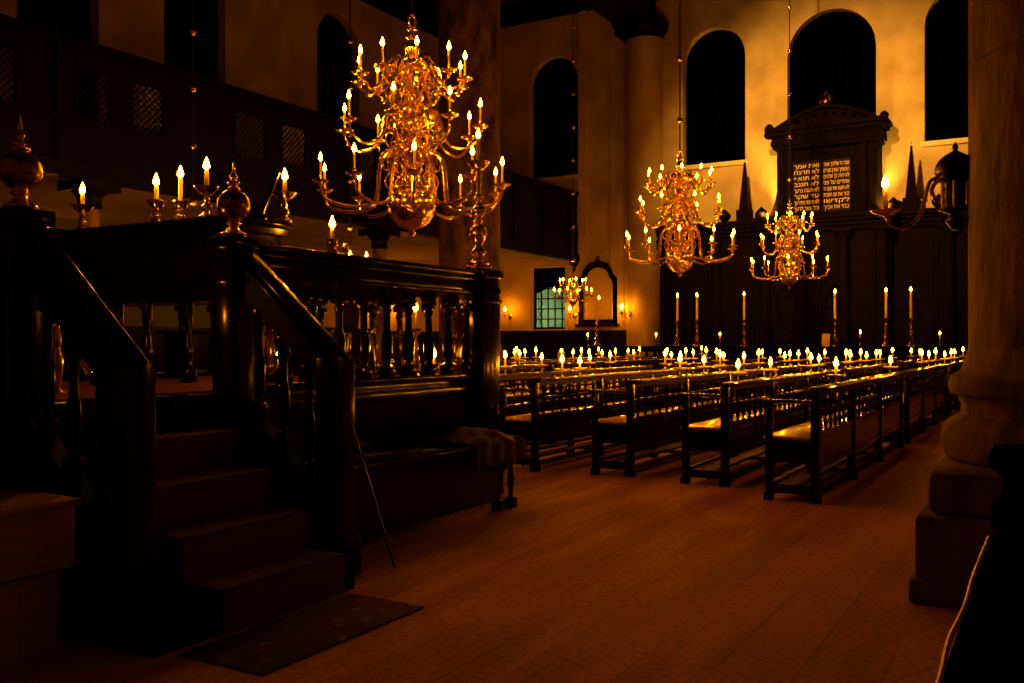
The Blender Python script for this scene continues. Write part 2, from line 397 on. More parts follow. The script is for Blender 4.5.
m.build('upper_panel', M_gallery, g, smooth=False)
for a, e in lat:
    m = MB(); z0, z1 = .82, 1.76; st = .13
    def clip(pu, du):
        (u0, v0) = pu; out = []
        t0, t1 = 0, 5.0
        for c0, d0, lo, hi in ((u0, du[0], a, e), (v0, du[1], z0, z1)):
            ta, tb = sorted(((lo-c0)/d0, (hi-c0)/d0)); t0, t1 = max(t0, ta), min(t1, tb)
        return (t0, t1) if t1-t0 > .03 else None
    k = -12
    while k < 14:
        for sg, y in ((1, 14.985), (-1, 15.0)):
            p0 = (a+k*st, z0 if sg > 0 else z1); c = clip(p0, (1, sg))
            if c:
                A = (p0[0]+c[0], p0[1]+sg*c[0]); B = (p0[0]+c[1], p0[1]+sg*c[1])
                m.tube([(A[0],y,A[1]),(B[0],y,B[1])], .014, 4)
        k += 1
    m.box(a-.03, a+.02, 14.93, 15.0, z0-.03, z1+.03); m.box(e-.02, e+.03, 14.93, 15.0, z0-.03, z1+.03)
    m.build('lattice_panel', M_darkwood, g, smooth=False)
for k in range(15):
    x = 2.1+k*1.95
    if any(a-.14 < x < e+.14 for a, e in lat): continue
    m = MB(); m.box(x-.09, x+.09, 14.87, 14.96, .04, 2.05); m.build('post', M_gallery, g, smooth=False)
m = MB(); m.lathe(smoothprof([(0,-.42),(.07,-.36),(.05,-.28),(.14,-.16),(.20,0)]), 14, c=(XE-.25,14.95,-.22)); m.build('corner_bracket', M_gallery, g)
gc = None
for x, lb in ((10.6,'slender wooden gallery column seen above the left end of the reading desk'),(14.75,'slender gallery column behind the newel ball beside the stair'),(18.9,'slender gallery column rising behind the platform balustrade'),(23.05,'slender gallery column hidden behind the tall stone column')):
    if gc is None:
        gc = thing('gallery_column', lb, 'column', (x,15.1,0), group='slender columns under the gallery')
        m = MB(); m.lathe(smoothprof([(.28,0),(.28,.5),(.22,.55),(.25,.62),(.19,.7),(.19,2.2),(.17,3.9)], 2), 18); m.build('shaft', M_stone, gc)
        m = MB(); m.lathe([(.17,3.88),(.22,3.92),(.2,3.98),(.22,4.1),(.33,4.22)], 18); m.box(-.38,.38,-.38,.38,4.2,4.37); m.build('capital', M_gallery, gc)
    else:
        c = copy_tree(gc); c.location = (x,15.1,0); c['label'] = lb

# ------------------------------------------------------------------ flames and candles
def flame_mb(h=.10, r=.0235):
    return MB().lathe(smoothprof([(0,0),(r*.75,h*.12),(r,h*.32),(r*.62,h*.62),(r*.2,h*.86),(0,h)], 2), 8)
FL = flame_mb().build('flame', M_flame)          # source of every flame
ME_FLAME = FL.data; bpy.data.objects.remove(FL)
FLS = flame_mb(.075,.017).build('flame', M_flame); ME_FLAME_S = FLS.data; bpy.data.objects.remove(FLS)

def candle_set(parent, base_z, L=.12, r=.013, name='candle', fl=None, xy=(0,0), wick=True):
    c = MB().lathe([(r*1.05,0),(r,.01),(r*.96,L-.006),(r*.7,L)], 10, c=(xy[0],xy[1],base_z)).build(name, M_wax, parent)
    f = link('flame', fl or ME_FLAME, parent, (xy[0], xy[1], base_z+L+.004))
    return c, f

# ------------------------------------------------------------------ pews
PL = 5.25
def make_pew():
    t = thing('pew', '', 'pew')
    xs = [0, 1.75, 3.5, 5.25]
    for x in xs:
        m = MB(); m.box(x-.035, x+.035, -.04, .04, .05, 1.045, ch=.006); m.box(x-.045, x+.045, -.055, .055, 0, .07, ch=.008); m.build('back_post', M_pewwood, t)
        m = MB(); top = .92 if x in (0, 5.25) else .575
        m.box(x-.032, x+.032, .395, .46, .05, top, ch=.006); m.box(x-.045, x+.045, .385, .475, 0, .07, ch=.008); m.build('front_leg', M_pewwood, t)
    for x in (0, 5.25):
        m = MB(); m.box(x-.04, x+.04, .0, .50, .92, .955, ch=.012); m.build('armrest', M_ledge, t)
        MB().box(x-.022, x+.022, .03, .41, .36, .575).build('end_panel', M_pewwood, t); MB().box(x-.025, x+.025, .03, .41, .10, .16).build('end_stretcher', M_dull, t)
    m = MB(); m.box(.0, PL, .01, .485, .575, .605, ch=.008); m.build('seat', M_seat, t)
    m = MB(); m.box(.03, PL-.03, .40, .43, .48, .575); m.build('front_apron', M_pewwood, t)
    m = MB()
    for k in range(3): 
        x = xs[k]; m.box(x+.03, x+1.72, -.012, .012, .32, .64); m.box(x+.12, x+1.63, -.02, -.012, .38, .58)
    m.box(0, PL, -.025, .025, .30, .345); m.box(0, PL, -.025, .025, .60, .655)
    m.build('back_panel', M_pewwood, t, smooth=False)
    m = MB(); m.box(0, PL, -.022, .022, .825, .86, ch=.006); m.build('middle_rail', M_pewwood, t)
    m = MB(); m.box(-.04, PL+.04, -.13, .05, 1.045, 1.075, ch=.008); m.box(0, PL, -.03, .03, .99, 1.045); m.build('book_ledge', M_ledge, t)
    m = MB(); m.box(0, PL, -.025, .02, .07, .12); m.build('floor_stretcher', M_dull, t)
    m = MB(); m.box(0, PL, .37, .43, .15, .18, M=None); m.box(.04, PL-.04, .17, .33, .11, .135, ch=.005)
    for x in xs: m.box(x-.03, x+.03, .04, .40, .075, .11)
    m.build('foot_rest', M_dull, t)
    lo = MB().lathe(smoothprof([(.022,0),(.013,.02),(.024,.06),(.012,.11),(.018,.15),(.022,.17)], 2), 8)
    hi = MB().lathe(smoothprof([(.020,0),(.012,.02),(.021,.06),(.012,.10),(.019,.13)], 2), 8)
    first = None
    for k in range(3):
        for j in range(7):
            x = xs[k]+.21+j*(1.75-.42)/6
            if first is None:
                a = lo.build('baluster', M_pewwood, t, loc=(x,0,.655)); b_ = hi.build('spindle', M_pewwood, t, loc=(x,0,.86)); first = (a, b_)
            else:
                link('baluster', first[0].data, t, (x,0,.655)); link('spindle', first[1].data, t, (x,0,.86))
    return t
ORD = ['first','second','third','fourth','fifth','sixth','seventh','eighth']
rows = [(1.95,8.85,1),(2.98,9.4,1),(4.1,9.55,1),(5.2,9.35,1),(6.3,10.1,1),(8.4,10.1,-1),(9.5,10.1,-1),(10.6,10.1,-1)]
POS = ['near-end','middle','far-end']
proto = make_pew(); used = False; segs = {}
for i, (y, x0, face) in enumerate(rows):
    for k in range(3):
        x = x0 + k*(PL+.72)
        if x+PL > 26.75: x = 26.75-PL
        p = proto if not used else copy_tree(proto); used = True
        p.location = (x, y, 0) if face > 0 else (x+PL, y, 0)
        p.rotation_euler = (0,0,0) if face > 0 else (0,0,PI)
        p['label'] = 'dark wooden spindle-back pew, %s one of the %s row counted from the stone column' % (POS[k], ORD[i])
        p['group'] = 'pews in the nave'
        segs.setdefault(i, []).append((x, x+PL))

# candles on the pew ledges
def make_pew_candle(L):
    t = thing('pew_candle', '', 'candle')
    m = MB(); m.lathe(smoothprof([(.03,0),(.012,.012),(.007,.03),(.007,.075),(.012,.085)], 2), 10); m.build('stem', M_brass, t)
    m = MB(); m.lathe([(.012,.078),(.05,.080),(.088,.090),(.095,.098),(.088,.096),(.05,.088),(.0,.086)], 20); m.build('dish', M_enamel, t)
    candle_set(t, .088, L, .013)
    return t
spots = {0:[9.57,13.0,16.19,17.16,18.14,19.66,20.48,21.6,23.6], 1:[9.72,11.0,13.06,13.57,15.5,15.85,16.77,17.32,18.35,18.76,20.29,23.05,24.52],
 2:[11.0,11.9,12.58,13.71,14.5,16.1,16.45,17.07,17.76,19.26,21.87], 3:[9.95,10.43,13.34,14.0,15.8,16.18,18.69,20.07],
 4:[10.45,11.45,13.0,13.75,16.5,17.28,17.71,18.49], 5:[13.03,14.6,16.75,17.13,17.49,18.13,18.82,19.84,20.18,21.97,24.55], 6:[12.2,16.3,16.72,17.19,18.36,22.07], 7:[13.6,17.28,18.27,22.63]}
pc = [make_pew_candle(L) for L in (.055,.085,.12)]; fresh = [True]*3
ci = 0
for i in spots:
    y, x0, face = rows[i]; ns = len(spots[i]); k2 = 0
    for x in sorted(spots[i]):
        sg = min(segs[i], key=lambda s_: 0 if s_[0]+.1 < x < s_[1]-.1 else min(abs(x-s_[0]), abs(x-s_[1])))
        x = min(max(x, sg[0]+.12), sg[1]-.12)
        v = [1,0,2,1,2,0,1,1,2,1,0][ci % 11]; ci += 1
        if i == 1 and k2 == 0: v = 0
        if fresh[v]: c = pc[v]; fresh[v] = False
        else: c = copy_tree(pc[v])
        c.location = (x, y-.04*face, 1.075); c.rotation_euler = (0,0,random.random()*6)
        k2 += 1
        nn = ['first','second','third','fourth','fifth','sixth','seventh','eighth','ninth','tenth','eleventh','twelfth','thirteenth'][k2-1]
        c['label'] = 'lit candle on a dish, %s from the near end, %s pew row from the column' % (nn, ORD[i])
        c['group'] = 'candles on the pew ledges'

# ------------------------------------------------------------------ chandeliers
def arm_points(Rr, zp, zl, zh, rin):
    """S-shaped arm in the xz plane: scroll at the hub, over the top, down, out and up to the pan."""
    top = zh
    return spline([(rin+.055,0,top-.16),(rin+.02,0,top-.10),(rin+.04,0,top-.03),(rin+.12,0,top),(rin+.20,0,top-.05),(rin+.245,0,top-.18),
                   (rin+.28,0,zl+.14),(rin+.37,0,zl+.03),(rin+.37+(Rr-rin-.37)*.45,0,zl),(Rr-.07,0,zl+.06),(Rr-.012,0,zl+(zp-zl)*.65),(Rr,0,zp)], 5)
def scroll_pts(r0, r1, z, s=1.0):
    out = []
    for k in range(17):
        a = k/16*2.1*PI; rr = .085*s*(1-k/20)
        out.append((r0+(r1-r0)*.62+rr*math.cos(PI/2-a), 0, z+rr*math.sin(PI/2-a)-.0))
    for p in ((r0+(r1-r0)*.3, 0, z+.06*s), (r0, 0, z-.07*s), (r0-.02, 0, z-.16*s)): out.insert(0, p)
    out[0:3] = [(r0-.02, 0, z-.16*s), (r0, 0, z-.06*s), (r0+(r1-r0)*.3, 0, z+.055*s)]
    return spline(out, 2)
def leaf_pts(r0, z, s=1.0):
    return spline([(r0,0,z-.12*s),(r0+.10*s,0,z-.14*s),(r0+.17*s,0,z-.05*s),(r0+.13*s,0,z+.04*s),(r0+.06*s,0,z+.01*s),(r0+.09*s,0,z-.05*s)], 4)
def make_chandelier():
    t = thing('chandelier', '', 'chandelier')        # origin at the bottom finial
    body = [(0,0),(.03,.02),(.05,.05),(.02,.08),(.06,.095),(.12,.115),(.18,.155),(.235,.22),(.266,.30),(.272,.36),(.262,.42),(.235,.47),(.19,.51),(.17,.53),(.19,.56),(.185,.60),(.15,.66),(.10,.72),(.07,.76),(.11,.79),(.12,.83),
            (.07,.87),(.06,.95),(.10,1.0),(.14,1.06),(.10,1.13),(.055,1.17),(.05,1.22),(.10,1.27),(.11,1.32),(.06,1.38),(.05,1.46),(.11,1.52),(.14,1.60),(.09,1.68),(.05,1.74),(.05,1.80),(.09,1.86),(.10,1.92),(.06,1.98),
            (.05,2.04),(.08,2.10),(.095,2.16),(.05,2.22),(.04,2.26),(.07,2.29),(.035,2.32),(.035,2.36),(.065,2.385),(.03,2.41)]
    m = MB(); m.lathe(body, 28)
    for k in range(20):                               # raised studs round the ball's shoulder
        a = 2*PI*k/20; m.lathe([(0,-.016),(.016,0),(0,.016)], 6, c=(.271*math.cos(a), .271*math.sin(a), .36))
        m.lathe([(0,-.014),(.014,0),(0,.014)], 6, c=(.258*math.cos(a+.15), .258*math.sin(a+.15), .43))
    m.build('shaft', M_brass, t)
    m = MB(); m.tube([(.065*math.cos(a),0,2.49+.075*math.sin(a)) for a in [2*PI*k/20 for k in range(21)]], .018, 8); m.lathe([(0,-.03),(.03,0),(0,.03)], 8, c=(0,0,2.42)); m.build('hanging_ring', M_brass, t)
    tiers = [(10, 1.06, .54, .31, .98, .14, .035), (8, .80, 1.22, 1.00, 1.46, .10, PI/8), (10, .62, 1.77, 1.64, 2.00, .06, .10)]
    for n, Rr, zp, zl, zh, rin, ph in tiers:
        am = MB(); P = arm_points(Rr, zp, zl, zh, rin); q = len(P)
        am.tube(P, [.014+.008*math.sin(PI*i/(q-1)) for i in range(q)], 7)
        k = int(q*.30); am.lathe([(0,-.03),(.03,0),(0,.03)], 8, c=tuple(P[int(q*.52)]))
        am = am_mesh = am.build('arm', M_brass, None)
        me_arm = am.data; bpy.data.objects.remove(am)
        pan = MB().lathe([(.012,-.03),(.03,-.02),(.02,0),(.05,.004),(.085,.018),(.10,.034),(.092,.030),(.05,.012),(.022,.012),(.026,.03),(.018,.05),(.024,.075),(.02,.08),(0,.07)], 16).build('drip_pan', M_brass, None); me_pan = pan.data; bpy.data.objects.remove(pan)
        can = MB().lathe([(.014,0),(.0125,.17),(.008,.175)], 9).build('candle', M_wax, None); me_can = can.data; bpy.data.objects.remove(can)
        for j in range(n):
            a = ph+2*PI*j/n
            A = link('arm', me_arm, t); A.rotation_euler = (0,0,a)
            link('drip_pan', me_pan, A, (Rr,0,zp)); link('candle', me_can, A, (Rr,0,zp+.075)); link('flame', ME_FLAME, A, (Rr,0,zp+.252))
        # ornamental scrolls between the arms
        sc = MB(); sc.tube(scroll_pts(.07, .36, zh-.16, 1.25), .013, 6); sc.tube(leaf_pts(.08, zh-.30, 1.3), .011, 6); sc.tube(leaf_pts(.10, zh+.02, .9), .010, 6)
        sc.lathe([(0,-.022),(.024,0),(0,.022)], 8, c=(.33,0,zh-.16)); s_ = sc.build('scroll', M_brass, None); me_s = s_.data; bpy.data.objects.remove(s_)
        for j in range(n):
            S = link('scroll', me_s, t); S.rotation_euler = (0,0,ph+2*PI*(j+.5)/n)
    return t
def rod(t, z0, z1, sp, mat_=M_iron, first=.5):
    m = MB(); m.lathe([(.014,z0),(.014,z1)], 8); m.build('hanging_rod', mat_, t)
    b_ = MB().lathe(smoothprof([(0,-.07),(.05,-.035),(.06,0),(.05,.035),(0,.07)], 2), 12).build('rod_ball', M_brass, None); me = b_.data; bpy.data.objects.remove(b_)
    z = z0+first
    while z < z1-.2: link('rod_ball', me, t, (0,0,z)); z += sp
ch = make_chandelier(); rod(ch, 2.56, 14.4, 1.2)
for i, (x, y, z, rz, lb) in enumerate(((8.63,6.42,2.70,0,'largest and nearest of the three-tier brass chandeliers, hanging beyond the wooden platform'),
                            (17.28,6.38,2.75,.31,'three-tier brass chandelier hanging over the pews left of the ark'),
                            (26.3,6.5,2.95,.17,'farthest three-tier brass chandelier, hanging just in front of the ark tablets'))):
    c = ch if i == 0 else copy_tree(ch)
    c.location = (x, y, z); c.rotation_euler = (0,0,rz); c['label'] = lb; c['group'] = 'large brass chandeliers along the nave'
# small two-tier chandeliers between the columns
def make_small():
    t = thing('small_chandelier', '', 'chandelier')
    m = MB(); m.lathe(smoothprof([(0,0),(.03,.03),(.015,.06),(.06,.10),(.12,.18),(.11,.26),(.05,.33),(.035,.40),(.06,.46),(.04,.55),(.03,.64),(.05,.70),(.025,.78),(.02,.9)], 3), 18); m.build('shaft', M_brass, t)
    for n, Rr, zp, zl, zh, rin, ph in ((6,.55,.34,.20,.52,.05,.2),(6,.38,.62,.52,.76,.03,.7)):
        am = MB(); P = spline([(rin,0,zh-.08),(rin+.02,0,zh),(rin+.10,0,zh-.02),(rin+.14,0,zl+.10),(rin+.2,0,zl+.02),(rin+.2+(Rr-rin-.2)*.5,0,zl),(Rr-.03,0,zl+.05),(Rr,0,zp)], 5)
        am.tube(P, .011, 6); A0 = am.build('arm', M_brass, None); me_a = A0.data; bpy.data.objects.remove(A0)
        pan = MB().lathe([(.01,-.02),(.03,0),(.07,.02),(.075,.03),(.03,.01),(.018,.05),(0,.05)], 12).build('drip_pan', M_brass, None); me_p = pan.data; bpy.data.objects.remove(pan)
        can = MB().lathe([(.013,0),(.012,.10),(.008,.104)], 8).build('candle', M_wax, None); me_c = can.data; bpy.data.objects.remove(can)
        for j in range(n):
            A = link('arm', me_a, t); A.rotation_euler = (0,0,ph+2*PI*j/n)
            link('drip_pan', me_p, A, (Rr,0,zp)); link('candle', me_c, A, (Rr,0,zp+.05)); link('flame', ME_FLAME, A, (Rr,0,zp+.157))
    return t
sm = make_small(); rod(sm, .88, 9.9, .95, first=.5)
for i, (x, y, z, lb) in enumerate(((23.8,12.0,2.45,'small two-tier brass chandelier hanging low in front of the framed board'),
                                   (10.7,12.5,2.45,'small chandelier on a beaded rod behind the reading desk, its rod at far left'),
                                   (14.7,12.5,2.45,'small chandelier whose beaded rod hangs beside the largest chandelier'))):
    c = sm if i == 0 else copy_tree(sm)
    c.location = (x, y, z); c['label'] = lb; c['group'] = 'small chandeliers between the columns'

# ------------------------------------------------------------------ reading platform (left)
PX0, PX1, PY0, PY1, PZ = 1.2, 7.68, 4.9, 7.6, 1.15
tb = thing('reading_platform', 'large dark wooden raised platform with balustrade on the left', 'platform', (0,0,0))
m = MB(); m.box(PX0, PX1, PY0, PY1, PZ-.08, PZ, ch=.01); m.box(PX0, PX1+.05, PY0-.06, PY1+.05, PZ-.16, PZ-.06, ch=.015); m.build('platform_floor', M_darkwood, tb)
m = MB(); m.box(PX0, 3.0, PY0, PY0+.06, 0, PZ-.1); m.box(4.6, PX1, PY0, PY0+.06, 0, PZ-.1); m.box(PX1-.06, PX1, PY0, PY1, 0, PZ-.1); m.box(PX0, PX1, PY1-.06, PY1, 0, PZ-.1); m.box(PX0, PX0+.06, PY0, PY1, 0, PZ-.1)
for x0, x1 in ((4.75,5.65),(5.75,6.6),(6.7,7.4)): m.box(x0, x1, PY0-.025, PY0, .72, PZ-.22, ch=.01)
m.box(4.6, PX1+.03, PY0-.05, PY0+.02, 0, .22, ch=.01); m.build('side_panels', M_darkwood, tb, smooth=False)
# balustrades: rail, arcade frieze, turned balusters
def baluster_mb(h, r=.052):
    return MB().box(-r, r, -r, r, 0, .09, ch=.008).lathe(smoothprof([(r*.9,.09),(r*.5,.12),(r*.85,.17),(r*.98,.26),(r*.85,.36),(r*.62,h*.58),(r*.58,h*.8),(r*.85,h*.86),(r*.55,h*.88),(r*.9,h*.92)], 3), 14).box(-r, r, -r, r, h*.91, h, ch=.008)
BH = .66
B0 = baluster_mb(BH).build('baluster', M_darkwood, None); ME_BAL = B0.data; bpy.data.objects.remove(B0)
def balustrade(axis, c0, a0, a1, n):
    def put(mb, u0, u1, w0, w1, z0, z1, ch=.01):
        if axis == 'x': mb.box(u0, u1, c0+w0, c0+w1, z0, z1, ch=ch)
        else: mb.box(c0+w0, c0+w1, u0, u1, z0, z1, ch=ch)
    m = MB(); put(m, a0, a1, -.13, .13, 2.13, 2.18, .015); put(m, a0, a1, -.10, .10, 2.08, 2.13); put(m, a0, a1, -.075, .075, 1.98, 2.08); put(m, a0, a1, -.09, .09, 1.955, 1.985); m.build('rail', M_darkwood, tb)
    m = MB(); put(m, a0, a1, -.08, .08, PZ, PZ+.05); m.build('bottom_rail', M_darkwood, tb)
    st = (a1-a0)/n
    m = MB()
    for k in range(n):                            # arches between the balusters
        u0 = a0+k*st; cx = u0+st/2; r = st/2-.045
        poly = [(u0, 1.96),(u0, PZ+.05+BH-.02)] + [(cx-r*math.cos(PI*j/10), PZ+.05+BH-.0+min(r,.13)*math.sin(PI*j/10)) for j in range(11)] + [(u0+st, PZ+.05+BH-.02),(u0+st, 1.96)]
        m.prism(poly, c0-.04, c0+.04, axis='y' if axis == 'x' else 'x')
    m.build('arch_frieze', M_darkwood, tb, smooth=False)
    for k in range(n+1):
        u = a0+k*st
        link('baluster', ME_BAL, tb, (u, c0, PZ+.05) if axis == 'x' else (c0, u, PZ+.05))
balustrade('x', PY0, 4.72, 7.45, 9)
balustrade('x', PY1-.1, PX0+.2, 7.5, 15)
balustrade('y', PX1, PY0+.25, PY1-.3, 6)
# posts
def post(x, y, z1, w, name='post', capz=True):
    m = MB(); m.box(x-w, x+w, y-w, y+w, 0, z1, ch=.012)
    if capz:
        m.box(x-w-.03, x+w+.03, y-w-.03, y+w+.03, z1-.06, z1+.03, ch=.012)
        for k in range(5): m.box(x-w+.02+k*(2*w-.04)/4.6, x-w+.02+k*(2*w-.04)/4.6+.03, y-w-.022, y-w, z1-.20, z1-.15)
        m.box(x-w-.018, x+w+.018, y-w-.018, y+w+.018, z1-.30, z1-.26, ch=.006)
    m.box(x-w-.03, x+w+.03, y-w-.03, y+w+.03, 0, .25, ch=.012)
    return m.build(name, M_darkwood, tb)
post(7.70, 4.92, 2.17, .155, 'corner_post'); post(7.70, PY1-.1, 2.17, .14, 'corner_post')
SX0, SX1, LY = 3.03, 4.56, 4.0
for x in (SX0, SX1):
    post(x, PY0+.02, 2.19, .10, 'newel_post'); post(x, LY, 1.40, .09, 'newel_post', False)
    # sloping handrail and the board under it
    m = MB(); L = math.hypot(.77, PY0-LY)
    ang = math.atan2(.77, PY0-LY)
    Mx = TR(x, LY, 1.435) @ Matrix.Rotation(ang, 4, 'X')
    m.box(-.06, .06, -.10, L, -.03, .03, M=Mx, ch=.02); m.box(-.08, .08, -.10, L, -.055, -.03, M=Mx, ch=.01); m.build('handrail', M_darkwood, tb)
    m = MB(); m.box(-.04, .04, .02, L, -.22, -.05, M=Mx); m.build('rail_board', M_gallery, tb)
    Ms = TR(x, LY, .40) @ Matrix.Rotation(ang, 4, 'X')
    m = MB(); m.box(-.05, .05, .0, L, -.36, .02, M=Ms); m.build('stair_string', M_gallery, tb)
    for k in range(3):
        y = LY+.22+k*.225; zb = .41+(y-LY)*math.tan(ang)
        o = link('baluster', ME_BAL, tb, (x, y, zb)); o.scale = (.8,.8,1.13)
for k in range(4):
    z = .23*(k+1); y = 3.70+.30*k
    m = MB(); m.box(SX0-.1 if k == 0 else SX0+.04, SX1-.17 if k == 0 else SX1-.05, y, PY0+.02, z-.23 if k else 0, z-.03); m.box(SX0-.12 if k == 0 else SX0+.02, SX1-.15 if k == 0 else SX1-.03, y-.03, PY0+.02, z-.03, z, ch=.008); m.build('step', M_black, tb)
# brass ball finials on the upper newels
def ball_finial(loc, name, label):
    t = thing(name, label, 'ornament', loc, group='brass ball finials of the platform stair')
    m = MB(); m.lathe(smoothprof([(.085,0),(.09,.02),(.05,.045),(.035,.07),(.06,.085),(.04,.10),(.055,.115)], 3), 20); m.build('foot', M_brass, t)
    m = MB(); m.lathe([(.112*math.sin(PI*k/14)+.001, .215-.112*math.cos(PI*k/14)) for k in range(15)], 28); m.build('ball', M_brassdark, t)
    m = MB(); m.lathe(smoothprof([(.04,.32),(.05,.335),(.025,.35),(.045,.365),(.02,.39),(.03,.41),(.012,.44),(.004,.52)], 3), 16); m.build('spire', M_brass, t)
    return t
bf = ball_finial((SX0, PY0+.02, 2.225), 'newel_ball', 'spired brass ball on the left newel post at the edge')
c = copy_tree(bf); c.location = (SX1, PY0+.02, 2.225); c['label'] = 'spired brass ball on the right newel post of the platform stair'
# stair runner and platform carpet
m = MB()
for k in range(4):
    z = .23*(k+1); y = 3.70+.30*k
    m.box(SX0+.3, SX1-.3, y-.036, y-.0305, z-.22, z+.008); m.box(SX0+.3, SX1-.3, y-.036, y+.265 if k < 3 else PY0-.06, z+.002, z+.008)
tag(m.build('stair_runner', M_redcarpet, smooth=False), 'dark red carpet runner down the platform stair', 'carpet')
tag(MB().box(SX0+.05, 7.45, PY0+.15, PY1-.3, PZ+.001, PZ+.011).build('platform_carpet', M_redcarpet, smooth=False), 'red carpet lying on top of the wooden platform', 'carpet')
rg = MB().box(3.02, 4.26, 3.08, 3.62, 0, .012, ch=.004).build('rug', M_rug)
tag(rg, 'worn patterned rug at the foot of the platform stair', 'rug')
# reading desk on the platform
t = thing('reading_desk', 'dark reading desk on the platform carrying five candlesticks', 'desk', (0,0,PZ+.012))
DZ = 2.42-PZ-.012
m = MB(); m.box(4.72, 5.40, 5.14, 7.22, DZ-.05, DZ, ch=.02); m.box(4.76, 5.36, 5.18, 7.18, DZ-.10, DZ-.05); m.build('desk_top', M_darkwood, t)
m = MB(); m.box(4.80, 5.32, 5.22, 7.14, DZ-.62, DZ-.10)
for k in range(3): m.box(4.78, 4.80, 5.30+k*.62, 5.82+k*.62, DZ-.55, DZ-.18)
m.build('front_panel', M_darkwood, t, smooth=False)
for x in (4.86, 5.26):
    for y in (5.28, 6.2, 7.08):
        m = MB(); m.box(x-.05, x+.05, y-.05, y+.05, 0, .12, ch=.006); m.lathe(smoothprof([(.045,.12),(.025,.16),(.042,.26),(.025,.40),(.04,.5),(.045,DZ-.62)], 3), 12, c=(x,y,0)); m.build('leg', M_darkwood, t)
def candlestick(loc, h, label, L=.11, pan=.095, group='candlesticks on the platform'):
    t = thing('candlestick', label, 'candlestick', loc, group=group)
    m = MB(); m.lathe(smoothprof([(.055,0),(.056,.012),(.03,.03),(.022,.05),(.036,h*.34),(.034,h*.45),(.016,h*.55),(.026,h*.68),(.012,h*.8),(.02,h*.95)], 3), 16); m.build('stem', M_brass, t)
    m = MB(); m.lathe([(.016,h-.04),(.05,h-.02),(pan*.8,h+.005),(pan,h+.025),(pan*.96,h+.03),(pan*.7,h+.012),(.024,h),(.024,h+.02),(0,h+.02)], 20); m.build('drip_pan', M_brass, t)
    candle_set(t, h+.02, L, .017)
    return t
candlestick((4.80,6.93,2.42), .17, 'brass candlestick farthest left on the reading desk', .10)
candlestick((4.80,6.02,2.42), .14, 'brass candlestick of the close pair on the reading desk, shorter candle', .12, .072)
candlestick((4.93,5.90,2.42), .14, 'brass candlestick of the close pair on the reading desk, taller candle', .19, .072)
candlestick((4.80,5.46,2.42), .20, 'bright brass candlestick on the reading desk just left of the newel ball', .13)
candlestick((5.30,5.16,2.42), .20, 'brass candlestick at the right end of the reading desk', .10)
candlestick((5.55,4.9,2.182), .09, 'stubby brass candlestick standing on the balustrade rail', .09, .045)
t = thing('snuffer_cup', 'small empty brass cup on the balustrade rail beside the stubby candlestick', 'cup', (5.70,4.9,2.182))
MB().lathe(smoothprof([(.028,0),(.012,.015),(.012,.03),(.028,.045),(.03,.075),(.022,.08)], 3), 14).build('cup', M_brass, t)
MB().lathe(smoothprof([(.022,.08),(.018,.095),(0,.10)], 2), 14).build('lid', M_brass, t)
# the tall candlestick on the corner post
t = thing('tall_candlestick', 'tall brass baluster candlestick on the corner post of the platform', 'candlestick', (7.70,4.92,2.203))
m = MB(); m.lathe(smoothprof([(.135,0),(.135,.03),(.10,.05),(.11,.075),(.07,.10),(.04,.13),(.075,.17),(.05,.21),(.03,.24),(.055,.27),(.085,.34),(.075,.41),(.035,.45),(.05,.48),(.028,.51),(.06,.54),(.07,.59),(.03,.64),(.024,.68),(.05,.71),(.022,.75),(.03,.88),(.02,1.0)], 4), 24); m.build('stem', M_brass, t)
m = MB(); m.lathe([(.02,.97),(.06,.99),(.10,1.03),(.115,1.06),(.10,1.05),(.05,1.02),(.026,1.02),(.026,1.06),(0,1.06)], 20); m.build('drip_pan', M_brass, t)
candle_set(t, 1.05, .24, .02)
# candles inside the platform, standing on an inner seat
t = thing('platform_bench', 'long dark bench along the back of the wooden platform', 'bench', (0,0,PZ+.012))
m = MB(); m.box(5.7, 7.45, 6.75, 7.15, .40, .44, ch=.01); m.build('seat', M_darkwood, t)
for x in (5.78, 6.6, 7.36): MB().box(x-.04, x+.04, 6.8, 7.1, 0, .40, ch=.006).build('leg', M_darkwood, t)
t = thing('side_stand', 'low wooden stand behind the stair balusters holding a candle', 'stand', (0,0,PZ+.012))
m = MB(); m.box(5.02, 5.5, 5.06, 5.15, .07, .10, ch=.006); m.build('top', M_darkwood, t)
for x in (5.06, 5.46): MB().box(x-.02, x+.02, 5.07, 5.14, 0, .07).build('leg', M_darkwood, t)
candlestick((5.19,5.105,PZ+.115), .03, 'single candle glowing behind the stair balusters', .06, .04)
candlestick((7.49,5.30,PZ+.012), .09, 'small candle behind the balusters nearest to the corner post', .07, .05)
candlestick((7.05,5.2,PZ+.012), .43, 'taller candlestick seen between the balusters of the platform front', .17, .06)
candlestick((7.2,5.42,PZ+.012), .12, 'second small candle seen between the balusters near the corner post', .08, .05)
candlestick((3.7,5.6,PZ+.012), .52, 'thin candlestick glimpsed behind the left stair handrail', .10, .05)
